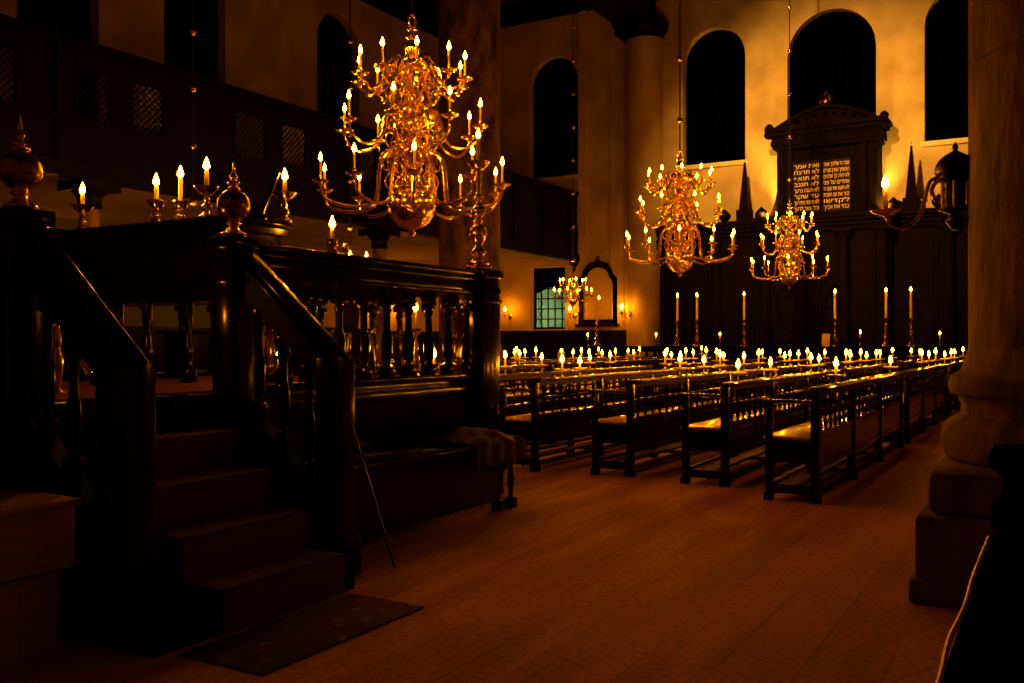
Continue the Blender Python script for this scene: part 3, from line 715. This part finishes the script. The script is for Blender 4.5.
# turned wooden stools seen inside the platform
for x, y, lb in ((6.15,5.6,'round-backed dark stool seen behind the left platform balusters'),(6.9,5.75,'round-backed dark stool seen behind the right platform balusters')):
    t = thing('round_back_stool', lb, 'stool', (x,y,PZ+.012), group='stools inside the platform')
    MB().lathe([(.0,.42),(.15,.42),(.16,.44),(.15,.46),(0,.46)], 18).build('seat', M_darkwood, t)
    for k in range(4): MB().tube([(.11*math.cos(k*PI/2+.8),.11*math.sin(k*PI/2+.8),.43),(.15*math.cos(k*PI/2+.8),.15*math.sin(k*PI/2+.8),0)], .016, 6).build('leg', M_darkwood, t)
    m = MB(); m.prism([(-.10,.44)]+[(-.12*math.cos(PI*j/10), .60+.12*math.sin(PI*j/10)) for j in range(11)]+[(.10,.44)], .10, .125); m.build('backrest', M_darkwood, t)

# bench along the platform front, with a draped cloth at its end
t = thing('wall_bench', 'long dark bench along the platform front right of the stair', 'bench', (0,0,0))
m = MB(); m.box(4.78, 7.30, 4.22, 4.80, .585, .62, ch=.01); m.build('seat', M_darkwood, t)
m = MB(); m.box(4.80, 7.0, 4.26, 4.29, .10, .585); m.box(4.80, 7.28, 4.24, 4.27, .50, .585); m.build('front_panel', M_darkwood, t, smooth=False)
for x in (4.85, 7.02, 7.24):
    for y in (4.28, 4.74):
        m = MB(); m.box(x-.04, x+.04, y-.04, y+.04, .47, .585, ch=.006); m.box(x-.045, x+.045, y-.045, y+.045, 0, .09, ch=.006); m.lathe(smoothprof([(.03,.09),(.02,.13),(.036,.25),(.02,.36),(.034,.47)], 3), 10, c=(x,y,0)); m.build('leg', M_darkwood, t)
# draped cloth over the bench end (simulated folds)
bm_v = []; nx_, ny_ = 34, 26
for i in range(nx_+1):
    for j in range(ny_+1):
        u = i/nx_; v = j/ny_
        x = 6.52+u*.90; y = 4.80-v*.80
        z = .632+.10*math.exp(-((u-.45)/.3)**2-((v-.35)/.3)**2)+.014*math.sin(u*17+v*6)+.010*math.sin(v*23-u*9)
        if x > 7.30: dx = x-7.30; z -= dx*1.9; x = 7.30+.025+.012*math.sin(v*26)
        if y < 4.21: dy = 4.21-y; z -= dy*.95; y = 4.185+.012*math.sin(u*28)
        z = max(z, .40+.02*math.sin(u*21+v*17)); bm_v.append((x, y, z))
mf = [(i*(ny_+1)+j, (i+1)*(ny_+1)+j, (i+1)*(ny_+1)+j+1, i*(ny_+1)+j+1) for i in range(nx_) for j in range(ny_)]
o = MB().add(bm_v, mf).build('draped_cloth', M_redcloth)
md = o.modifiers.new('thick', 'SOLIDIFY'); md.thickness = .012; md.offset = 1
tag(o, 'dark red cloth thrown over the right end of the platform bench', 'cloth')
# pale bench-chest left of the stair
t = thing('bench_chest', 'pale wooden bench chest against the platform at the left edge', 'chest', (0,0,0))
m = MB(); m.box(.4, 2.84, 4.15, 4.82, .40, .70, ch=.012); m.build('upper_box', M_palebox, t)
m = MB(); m.box(.4, 2.86, 4.13, 4.82, .70, .735, ch=.01); m.build('lid', M_palebox, t)
m = MB(); m.box(.4, 2.79, 4.20, 4.80, 0, .38, ch=.01); m.box(.4, 2.80, 4.19, 4.8, .0, .05, ch=.006); m.build('plinth', M_palebox, t)
# thin rod leaning against the bench front
m = MB(); m.tube([(4.88,3.77,.008),(4.98,4.215,.92)], .008, 6)
o = m.build('leaning_rod', M_pewwood); tag(o, 'thin wooden rod leaning from the floor against the platform bench', 'rod')
t = thing('book_rest', 'sloping wooden book rest on the reading desk just right of the newel ball', 'book rest', (5.16,5.30,2.42), R(46))
Mb = Matrix.Rotation(R(22), 4, 'X')
m = MB(); m.box(-.14, .14, -.012, .012, .03, .40, M=Mb, ch=.005); m.box(-.14, .14, -.05, .012, .03, .05, M=Mb); m.build('board', M_darkwood, t)
m = MB(); m.box(-.13, .13, -.05, .10, 0, .03, ch=.006); m.build('foot', M_darkwood, t)

# ------------------------------------------------------------------ the ark
AX, AC = 29.2, 6.12
ark = thing('ark', 'monumental dark rosewood ark with tablets between tall arched windows', 'ark', (0,0,0))
m = MB()
Y0, Y1, ZB = .78, 11.44, 5.25
m.box(AX-.1, XE-.02, Y0, Y1, 0, ZB-.35); m.box(AX-.25, XE-.02, Y0-.02, Y1+.02, 0, .5)
m.box(AX-.45, XE-.02, AC-1.9, AC+1.9, 0, ZB-.35)
m.build('cabinet', M_ark, ark, smooth=False)
m = MB()
for z, d in ((ZB-.42,.12),(ZB-.30,.2),(ZB-.18,.3),(ZB-.08,.38)):
    m.box(AX-.1-d, XE-.02, Y0-.05, Y1+.05, z, z+.12); m.box(AX-.45-d, XE-.02, AC-1.9-d*.5, AC+1.9+d*.5, z, z+.12)
k = Y0+.1
while k < Y1: m.box(AX-.36, AX-.25, k, k+.09, ZB-.30, ZB-.2); k += .22
m.build('cornice', M_ark, ark, smooth=False)
def ark_col(y, x, r, z0, z1):
    q = MB(); q.box(x-r-.06, x+r+.06, y-r-.06, y+r+.06, z0, z0+.3); q.lathe(smoothprof([(r+.05,z0+.3),(r,z0+.4),(r*1.04,z0+(z1-z0)*.35),(r*.85,z1-.35),(r*.95,z1-.3),(r*1.1,z1-.2),(r*1.35,z1-.08)], 3), 18, c=(x,y,0)); q.box(x-r-.1, x+r+.1, y-r-.1, y+r+.1, z1-.08, z1)
    return q.build('half_column', M_ark, ark)
for y in (1.02, 2.7, 9.5, 11.18): ark_col(y, AX-.15, .17, .5, ZB-.42)
for y in (AC-1.7, AC-.62, AC+.62, AC+1.7): ark_col(y, AX-.55, .18, .5, ZB-.42)
for y0, y1 in ((1.3,2.4),(3.0,4.1),(8.15,9.2),(9.8,10.9)):
    m = MB(); m.box(AX-.14, AX-.1, y0, y1, .7, ZB-.7); m.box(AX-.17, AX-.14, y0+.12, y1-.12, .85, 2.5); m.box(AX-.17, AX-.14, y0+.12, y1-.12, 2.7, ZB-.85); m.build('panel', M_ark, ark, smooth=False)
for y0, y1 in ((AC-1.48,AC-.82),(AC-.4,AC-.01),(AC+.01,AC+.4),(AC+.82,AC+1.48)):
    m = MB(); m.box(AX-.50, AX-.45, y0, y1, .6, ZB-.6); m.box(AX-.53, AX-.50, y0+.07, y1-.07, .75, 2.3); m.box(AX-.53, AX-.50, y0+.07, y1-.07, 2.5, ZB-.8)
    d = m.build('door', M_ark, ark, smooth=False)
    MB().lathe([(0,-.03),(.03,0),(0,.03)], 8, c=(AX-.56,(y0+y1)/2,2.4)).build('door_knob', M_brass, d)
# tower with the tablets
m = MB(); m.box(AX, XE-.02, AC-1.48, AC+1.48, ZB, 7.62); m.box(AX-.12, XE-.02, AC-1.55, AC+1.55, ZB, ZB+.14)
for y in (AC-1.36, AC+1.36, AC-1.08, AC+1.08): m.box(AX-.1, AX, y-.1, y+.1, ZB+.1, 7.45)
m.build('tower', M_ark, ark, smooth=False)
m = MB()
for z, d in ((7.45,.06),(7.56,.12),(7.70,.10),(7.86,.2),(7.97,.27)): m.box(AX-.12-d, XE-.02, AC-1.5-d, AC+1.5+d, z, z+.13)
k = AC-1.6
while k < AC+1.6: m.box(AX-.31, AX-.2, k, k+.07, 7.80, 7.88); k += .16
m.build('entablature', M_ark, ark, smooth=False)
for sy in (-1, 1):                      # carved ears at the ends of the entablature
    m = MB(); m.lathe(smoothprof([(0,0),(.12,.05),(.17,.16),(.10,.26),(.14,.36),(.08,.46),(0,.5)], 3), 12, c=(AX-.15, AC+sy*1.68, 7.78)); m.build('carved_urn', M_ark, ark)
m = MB(); n = 20
arcp = [(AC-1.45+2.9*k/n, 8.1+.50*math.sin(PI*k/n)) for k in range(n+1)]
m.prism([(AC-1.45,8.08)]+arcp+[(AC+1.45,8.08)], AX-.16, XE-.05, axis='x')
m.tube([(AX-.18, y, z) for y, z in arcp], .07, 8)
for k in range(9):
    a = k/8; y = AC-1.1+2.2*a; z = 8.16+.24*math.sin(PI*a); m.lathe([(0,-.09),(.09,0),(0,.09)], 8, c=(AX-.17,y,z))
m.build('pediment', M_ark, ark, smooth=True)
m = MB(); m.lathe(smoothprof([(.16,0),(.2,.04),(.12,.09),(.17,.16),(.21,.22)], 3), 16, c=(AX-.05,AC,8.58))
for k in range(4):
    a = k*PI/4
    m.tube([(AX-.05+.2*math.cos(t_)*math.cos(a), AC+.2*math.cos(t_)*math.sin(a), 8.78+.24*math.sin(t_)) for t_ in [PI*j/10 for j in range(11)]], .022, 6)
m.lathe([(0,0),(.05,.04),(0,.1)], 8, c=(AX-.05,AC,9.02)); m.build('crown', M_brassdark, ark)
for sy in (-1, 1):                      # curved shoulders from the tower to the wings
    poly = [(AC+sy*1.48, ZB)] + [(AC+sy*(1.48+.62*(1-math.sin(PI/2*k/10))), ZB+1.25*(1-math.cos(PI/2*k/10))) for k in range(11)]
    m = MB(); m.prism(poly, AX+.05, AX+.35, axis='x')
    m.lathe([(0,-.16),(.2,-.16),(.2,.16),(0,.16)], 16, M=TR(AX+.2, AC+sy*2.0, ZB+.2) @ Matrix.Rotation(PI/2, 4, 'Y'))
    m.build('scrolled_shoulder', M_ark, ark, smooth=False)
for y in (8.62, 3.72):
    m = MB(); m.box(AX-.22, AX+.22, y-.22, y+.22, ZB, ZB+.42, ch=.02); m.add([(AX-.15,y-.15,ZB+.42),(AX+.15,y-.15,ZB+.42),(AX+.15,y+.15,ZB+.42),(AX-.15,y+.15,ZB+.42),(AX-.03,y-.03,7.12),(AX+.03,y-.03,7.12),(AX+.03,y+.03,7.12),(AX-.03,y+.03,7.12)],
        [(0,3,2,1),(4,5,6,7),(0,1,5,4),(1,2,6,5),(2,3,7,6),(3,0,4,7)]); m.lathe([(0,-.05),(.05,0),(0,.05),(.01,.12),(0,.2)], 10, c=(AX,y,7.16)); m.build('obelisk', M_ark, ark, smooth=False)
for y in (8.12, 4.22, 9.3, 3.0):
    m = MB(); m.lathe(smoothprof([(.10,0),(.06,.06),(.17,.2),(.19,.32),(.10,.42),(.05,.47),(0,.52)], 3), 14, c=(AX+.1,y,ZB)); m.build('urn', M_ark, ark)
# tablets with their lines of gilt lettering
lines = [["אנכי ה׳ אלהיך אשר","הוצאתיך מארץ מצרים","לא יהיה לך אלהים","אחרים על פני","לא תשא את שם ה׳","זכור את יום השבת","לקדשו","כבד את אביך"],
         ["ואת אמך","לא תרצח","לא תנאף","לא תגנב","לא תענה ברעך","עד שקר","לא תחמד בית רעך","וכל אשר לרעך"]]
for sy, tx in ((-1, lines[0]), (1, lines[1])):
    yc = AC+sy*.44+.12
    m = MB(); m.box(AX-.10, AX-.02, yc-.42, yc+.42, 5.42, 7.02, ch=.02); tbm = m.build('tablet', M_tablet, ark, smooth=False)
    m = MB(); m.box(AX-.13, AX-.02, yc-.45, yc+.45, 7.0, 7.08, ch=.01); m.box(AX-.13, AX-.02, yc-.45, yc+.45, 5.38, 5.44, ch=.01); m.build('tablet_moulding', M_ark, tbm, smooth=False)
    for r_, line in enumerate(tx):
        cu = bpy.data.curves.new('lettering', 'FONT'); cu.body = line[::-1]; cu.size = .19; cu.align_x = 'CENTER'; cu.extrude = .006; cu.offset = 0
        ob = bpy.data.objects.new('lettering', cu); COL.objects.link(ob)
        dg = bpy.context.evaluated_depsgraph_get(); dg.update(); me = bpy.data.meshes.new_from_object(ob.evaluated_get(dg))
        if len(me.vertices):
            w = max(v.co.x for v in me.vertices)-min(v.co.x for v in me.vertices); sc_ = .74/w
            allv = []; allf = []; h0 = 0
            for v in me.vertices:
                # read from the nave: +local x runs towards -Y
                allv.append((AX-.105-v.co.z, yc-v.co.x*sc_, 6.84-r_*.185+v.co.y*.95-.03))
            allf = [tuple(p.vertices) for p in me.polygons]
            MB().add(allv, allf).build('lettering', M_gilt, tbm, smooth=False)
        bpy.data.objects.remove(ob); bpy.data.meshes.remove(me)

# balustrade in front of the ark with tall candlesticks on it
bl = thing('ark_balustrade', 'low dark balustrade in front of the ark carrying tall candles', 'balustrade', (27,0,0))
m = MB(); m.box(-.11, .11, 1.4, 13.4, 1.27, 1.36, ch=.015); m.box(-.08, .08, 1.4, 13.4, 1.18, 1.27); m.build('rail', M_ark, bl)
m = MB(); m.box(-.09, .09, 1.4, 13.4, 0, .28, ch=.01); m.build('base', M_ark, bl)
B0 = MB().lathe(smoothprof([(.05,0),(.03,.05),(.06,.22),(.045,.36),(.025,.6),(.045,.74),(.05,.9)], 3), 10).build('baluster', M_ark, None); me_b = B0.data; bpy.data.objects.remove(B0)
for k in range(44): link('baluster', me_b, bl, (0, 1.6+k*.27, .28))
for y in (1.5, 4.75, 7.5, 10.5, 13.3):
    MB().box(-.13,.13,y-.13,y+.13,0,1.40,ch=.012).build('pier', M_ark, bl)
def tall_stick(loc, label, tilt=0):
    t = thing('altar_candlestick', label, 'candlestick', loc, group='tall candlesticks before the ark')
    m = MB(); m.lathe(smoothprof([(.13,0),(.13,.03),(.08,.08),(.05,.13),(.035,.17),(.07,.22),(.04,.28),(.028,.34),(.05,.40),(.03,.46),(.024,.55),(.045,.60),(.025,.66),(.03,.72)], 3), 16); m.build('stem', M_brassdark, t)
    m = MB(); m.lathe([(.03,.70),(.07,.73),(.085,.76),(.04,.745),(.036,.78),(0,.78)], 16); m.build('drip_pan', M_brassdark, t)
    c = MB().lathe([(.034,0),(.030,.70),(.022,.72)], 10).build('candle', M_wax, t, loc=(0,0,.77)); f = link('flame', ME_FLAME, t, (0,0,1.495)); f.scale = (1.2,1.2,1.2)
    if tilt: c.rotation_euler = (-tilt,0,0); f.location = (0, .72*math.sin(tilt), .77+.725*math.cos(tilt))
    return t
base = None
for y, lb in ((12.75,'tall candlestick with a leaning candle, standing before the framed board'),(10.05,'leftmost of the tall candlesticks at the ark balustrade, one of a close pair'),(9.43,'second tall candlestick at the ark balustrade, right of a close pair'),
              (7.99,'tall candlestick at the ark balustrade below the left side of the farthest large chandelier'),(5.42,'tall candlestick at the ark balustrade with a sheet of paper at its foot'),(4.08,'tall candlestick second from right at the ark balustrade'),(3.45,'rightmost tall candlestick at the ark balustrade')):
    tall_stick((27.0,y,1.362), lb, -.10 if y > 12 else 0)
for y, lb in ((13.08,'small lit candle left of the leaning tall candle'),(10.74,'small lit candle left of the tall pair at the ark'),(8.72,'small lit candle between the tall candlesticks left of the ark centre'),(4.75,'small lit candle between the tall candlesticks right of the ark centre'),(2.74,'small lit candle at the right end of the ark balustrade')):
    t = thing('small_candlestick', lb, 'candlestick', (27,y,1.362 if abs(y-4.75) > .1 else 1.402), group='small candles on the ark balustrade')
    MB().lathe(smoothprof([(.05,0),(.02,.03),(.014,.08),(.03,.12),(.012,.16),(.04,.19),(.02,.2)], 3), 12).build('stem', M_brassdark, t)
    candle_set(t, .195, .12, .016)
m = MB(); m.box(-.006,.006,-.11,.11,0,.36)
o = m.build('paper_sheet', M_paper, smooth=False, loc=(26.93,5.66,1.362)); o.rotation_euler = (0,R(8),R(-6)); tag(o, 'orange-lit sheet of paper leaning beside a tall candlestick', 'paper')
m = MB(); m.box(-.006,.006,-.07,.07,0,.22)
o = m.build('card', M_paper, smooth=False, loc=(16.1,8.36,1.077)); o.rotation_euler = (0,R(-10),R(10)); tag(o, 'small pale card standing on a far pew ledge', 'card')

# ------------------------------------------------------------------ far wall fittings
t = thing('framed_board', 'arched wooden framed board on the end wall under the gallery end', 'board', (XE,14.1,0))
def frame_outline(hw, z0, zs, zt):
    return [(-hw,z0),(-hw,zs)] + [(-hw*.8*math.cos(PI*k/10), zs+.10+(zt-zs-.10)*math.sin(PI*k/10)) for k in range(11)] + [(hw,zs),(hw,z0)]
po, pi_ = frame_outline(.76,2.1,3.75,4.35), frame_outline(.58,2.28,3.62,4.12)
m = MB(); n = len(po); vs = [(-.10,a,b) for a,b in po]+[(-.10,a,b) for a,b in pi_]+[(-.004,a,b) for a,b in po]+[(-.05,a,b) for a,b in pi_]; fs = []
for i in range(n):
    j = (i+1) % n; fs += [(i,j,n+j,n+i),(i,2*n+i,2*n+j,j),(n+i,n+j,3*n+j,3*n+i)]
m.add(vs, fs); m.box(-.16,-.004,-.85,.85,2.02,2.12); m.build('frame', M_darkwood, t, smooth=False)
m = MB(); m.prism(pi_, -.05, -.02, axis='x'); m.build('panel', M_palebox, t, smooth=False)
m = MB(); m.lathe(smoothprof([(0,0),(.10,.03),(.05,.08),(.08,.13),(0,.22)], 2), 10, c=(-.08,0,4.32)); m.build('finial', M_darkwood, t)
def sconce(loc, rz, label, big=True):
    t = thing('wall_sconce', label, 'sconce', loc, rz, 'candle sconces on the walls')   # local -x points into the room
    m = MB(); m.lathe([(0,0),(.09,0),(.09,.015),(.04,.03),(0,.035)], 14, M=Matrix.Rotation(-PI/2, 4, 'Y')); m.build('backplate', M_brass, t)
    m = MB(); m.tube(spline([(-.02,0,.02),(-.10,0,.13),(-.18,0,.08),(-.14,0,-.02),(-.2,0,-.10),(-.34,0,-.08),(-.40,0,.04)], 5), .014, 7); m.build('arm', M_brass, t)
    m = MB(); m.lathe([(.012,.02),(.06,.05),(.075,.07),(.03,.055),(.02,.09),(0,.09)], 14, c=(-.40,0,0)); m.build('drip_pan', M_brass, t)
    candle_set(t, .085, .12, .018, xy=(-.40,0))[1].scale = (2.2,2.2,1.7)
for y, lb in ((13.05,'brass candle sconce on the end wall close to the right edge of the framed board'),(17.75,'brass candle sconce on the end wall left of the low leaded window'),(15.05,'brass candle sconce on the end wall between the low window and the framed board')):
    sconce((XE-.003, y, 2.42), 0, lb)
sconce((XE-.66*math.cos(R(25)), 12.33+.66*math.sin(R(25)), 2.42), -R(25), 'brass candle sconce fixed to the plaster half column')
for x, lb in ((25.26,'left brass candle sconce on the left wall seen between the platform balusters'),(26.61,'right brass candle sconce on the left wall seen between the platform balusters'),(13.3,'brass candle sconce on the left wall behind the reading desk')):
    sconce((x, YL-.003, 2.4), PI/2, lb)

# bracket arm with a candle on the near column
t = thing('column_bracket', 'curved brass bracket arm with lantern and candle on the near stone column', 'sconce', (6.72,.50,2.36))
m = MB(); m.tube(spline([(0,-.02,.10),(0,.06,.22),(0,.16,.23),(0,.23,.15),(0,.20,.07),(0,.14,.07),(0,.13,.12),(0,.16,.145)], 6), .014, 8); m.build('scroll', M_brass, t)
m = MB(); m.tube(spline([(0,.16,.23),(0,.24,.20),(0,.275,.08),(0,.32,-.04),(0,.40,-.10),(0,.48,-.07),(0,.52,.0)], 6), .013, 8); m.lathe([(0,-.03),(.022,0),(0,.03)], 8, c=(0,.275,.08)); m.build('arm', M_brass, t)
m = MB(); m.lathe([(.012,-.01),(.05,.0),(.085,.018),(.10,.03),(.06,.014),(.022,.012),(.022,.05),(0,.05)], 18, c=(0,.52,0)); m.build('drip_pan', M_brass, t)
candle_set(t, .045, .13, .017, xy=(0,.52))
m = MB(); m.lathe(smoothprof([(.02,-.10),(.06,-.04),(.035,.0),(.10,.03),(.085,.05)], 3), 16, c=(0,.09,-.03)); m.build('lantern_base', M_iron, t)
m = MB(); m.lathe(smoothprof([(.085,.21),(.12,.225),(.10,.25),(.125,.27),(.12,.32),(.09,.37),(.04,.405),(.015,.42),(.02,.44),(.006,.47),(0,.48)], 3), 18, c=(0,.09,-.03))
m.build('lantern_cap', M_iron, t)
m = MB()
for k in range(6): a = k*PI/3; m.tube([(.085*math.cos(a), .09+.085*math.sin(a), .01),(.085*math.cos(a), .09+.085*math.sin(a), .185)], .010, 6)
m.build('lantern_bars', M_brass, t)
MB().lathe([(.0,.0),(.062,.005),(.062,.19),(0,.195)], 16, c=(0,.09,0)).build('lantern_glass', M_iron, t)
m = MB(); m.box(-.05,.05,-.05,.0,.0,.30,ch=.012); m.build('backplate', M_brassdark, t)

# ------------------------------------------------------------------ near pew at the lower right
t = thing('front_pew', 'black pew in the lower right corner with a worn pale edge', 'pew', (0,0,0))
m = MB(); m.box(1.3, 4.15, -.95, .235, .66, .735, ch=.012); m.build('seat', M_black, t)
m = MB(); m.tube(spline([(1.3,.24,.730),(1.9,.246,.733),(2.3,.236,.728),(2.62,.245,.733),(3.0,.238,.730),(3.4,.243,.733),(4.1,.24,.73)], 5), .0075, 6); m.build('edge_strip', M_grey, t)
m = MB(); m.box(1.35, 4.10, .17, .21, .04, .66); m.box(1.3, 4.15, -.95, -.88, 0, .66); m.build('front_panel', M_darkwood, t, smooth=False)
poly = [(.20,0),(.20,.70),(.235,.78),(.235,.86),(.20,.90),(.19,.96),(.24,1.0),(.25,1.04),(.22,1.075),(.1,1.08),(-.9,1.08),(-.9,0)]
m = MB(); m.prism(poly, 4.14, 4.20, axis='x'); m.build('end_panel', M_black, t, smooth=False)
m = MB(); m.tube([(4.16,.235,1.04),(4.16,.22,1.075),(4.16,.1,1.085),(4.16,-.9,1.085)], .018, 8); m.build('top_moulding', M_darkwood, t)

# ------------------------------------------------------------------ light
# unseen lamps added to brighten the ark wall: vault spotlight, two wing uplights
t = thing('added_spotlight', 'added spotlight out of view under the vault, brightening the ark wall', 'lamp', (14.0,6.4,13.0))
aim = (Vector((30.0,6.1,6.9))-Vector((14.0,6.4,13.0))).normalized(); q_ = aim.to_track_quat('-Z','Y')
m = MB(); m.lathe([(.05,.30),(.11,.26),(.12,.0),(.15,-.10),(.14,-.10),(.11,0),(0,.02)], 18, M=q_.to_matrix().to_4x4()); m.build('housing', M_iron, t)
MB().lathe([(.012,.1),(.012,3.6)], 8).build('hanger', M_iron, t)
L = bpy.data.lights.new('added_spot_beam', 'SPOT'); L.energy = 4900; L.color = (1,.42,.045); L.spot_size = R(44); L.spot_blend = .85; L.shadow_soft_size = .10
o = bpy.data.objects.new('added_spot_beam', L); COL.objects.link(o); o.location = Vector((14.0,6.4,13.0))+aim*.14; o.rotation_euler = q_.to_euler()
def uplight(y, label, P):  # unseen lamp added to lift the wall above an ark wing
    x = AX-.26
    t = thing('added_uplight', label, 'lamp', (x,y,ZB+.045), group='added unseen lamps on the ark wings')
    m = MB(); m.box(-.07,.07,-.09,.09,0,.09,ch=.015); m.build('housing', M_iron, t)
    m = MB(); m.box(.071,.076,-.07,.07,.015,.075); m.build('lens', M_lampglow, t)
    L = bpy.data.lights.new('added_uplight_beam', 'SPOT'); L.energy = P; L.color = (1,.46,.04); L.spot_size = R(120); L.spot_blend = .9; L.shadow_soft_size = .05
    o = bpy.data.objects.new('added_uplight_beam', L); COL.objects.link(o); o.location = (x+.09,y,ZB+.12)
    o.rotation_euler = Vector((.45,0,.9)).to_track_quat('-Z','Y').to_euler()
W = bpy.data.worlds.new('night'); scene.world = W; W.use_nodes = True
W.node_tree.nodes['Background'].inputs[0].default_value = (.02,.03,.05,1); W.node_tree.nodes['Background'].inputs[1].default_value = .002
for y, lb in ((7.95,'added unseen lamp on the left wing of the ark, brightening the wall'),(4.42,'added unseen lamp on the right wing of the ark, brightening the wall')): uplight(y, lb, 150)
L = bpy.data.lights.new('street_lamp_light', 'POINT'); L.energy = 60; L.color = (.85,1,.6); o = bpy.data.objects.new('street_lamp_light', L); COL.objects.link(o); o.location = (32.2,18.6,2.6)

# ------------------------------------------------------------------ camera
cam = bpy.data.cameras.new('camera'); cam.sensor_width = 36; cam.lens = 930/1024*36; cam.clip_end = 200; cam.clip_start = .05
co = bpy.data.objects.new('camera', cam); COL.objects.link(co); co.location = (0,0,1.5); co.rotation_euler = (R(90),0,R(30.5-90))
scene.camera = co
vs_ = scene.view_settings; vs_.view_transform = 'Standard'; vs_.look = 'None'; vs_.gamma = 1; vs_.use_curve_mapping = False; vs_.exposure = 2.0
cy = scene.cycles
cy.max_bounces = 6; cy.diffuse_bounces = 3; cy.glossy_bounces = 4; cy.transparent_max_bounces = 8
cy.caustics_reflective = False; cy.caustics_refractive = False; cy.sample_clamp_indirect = 4; cy.use_denoising = True
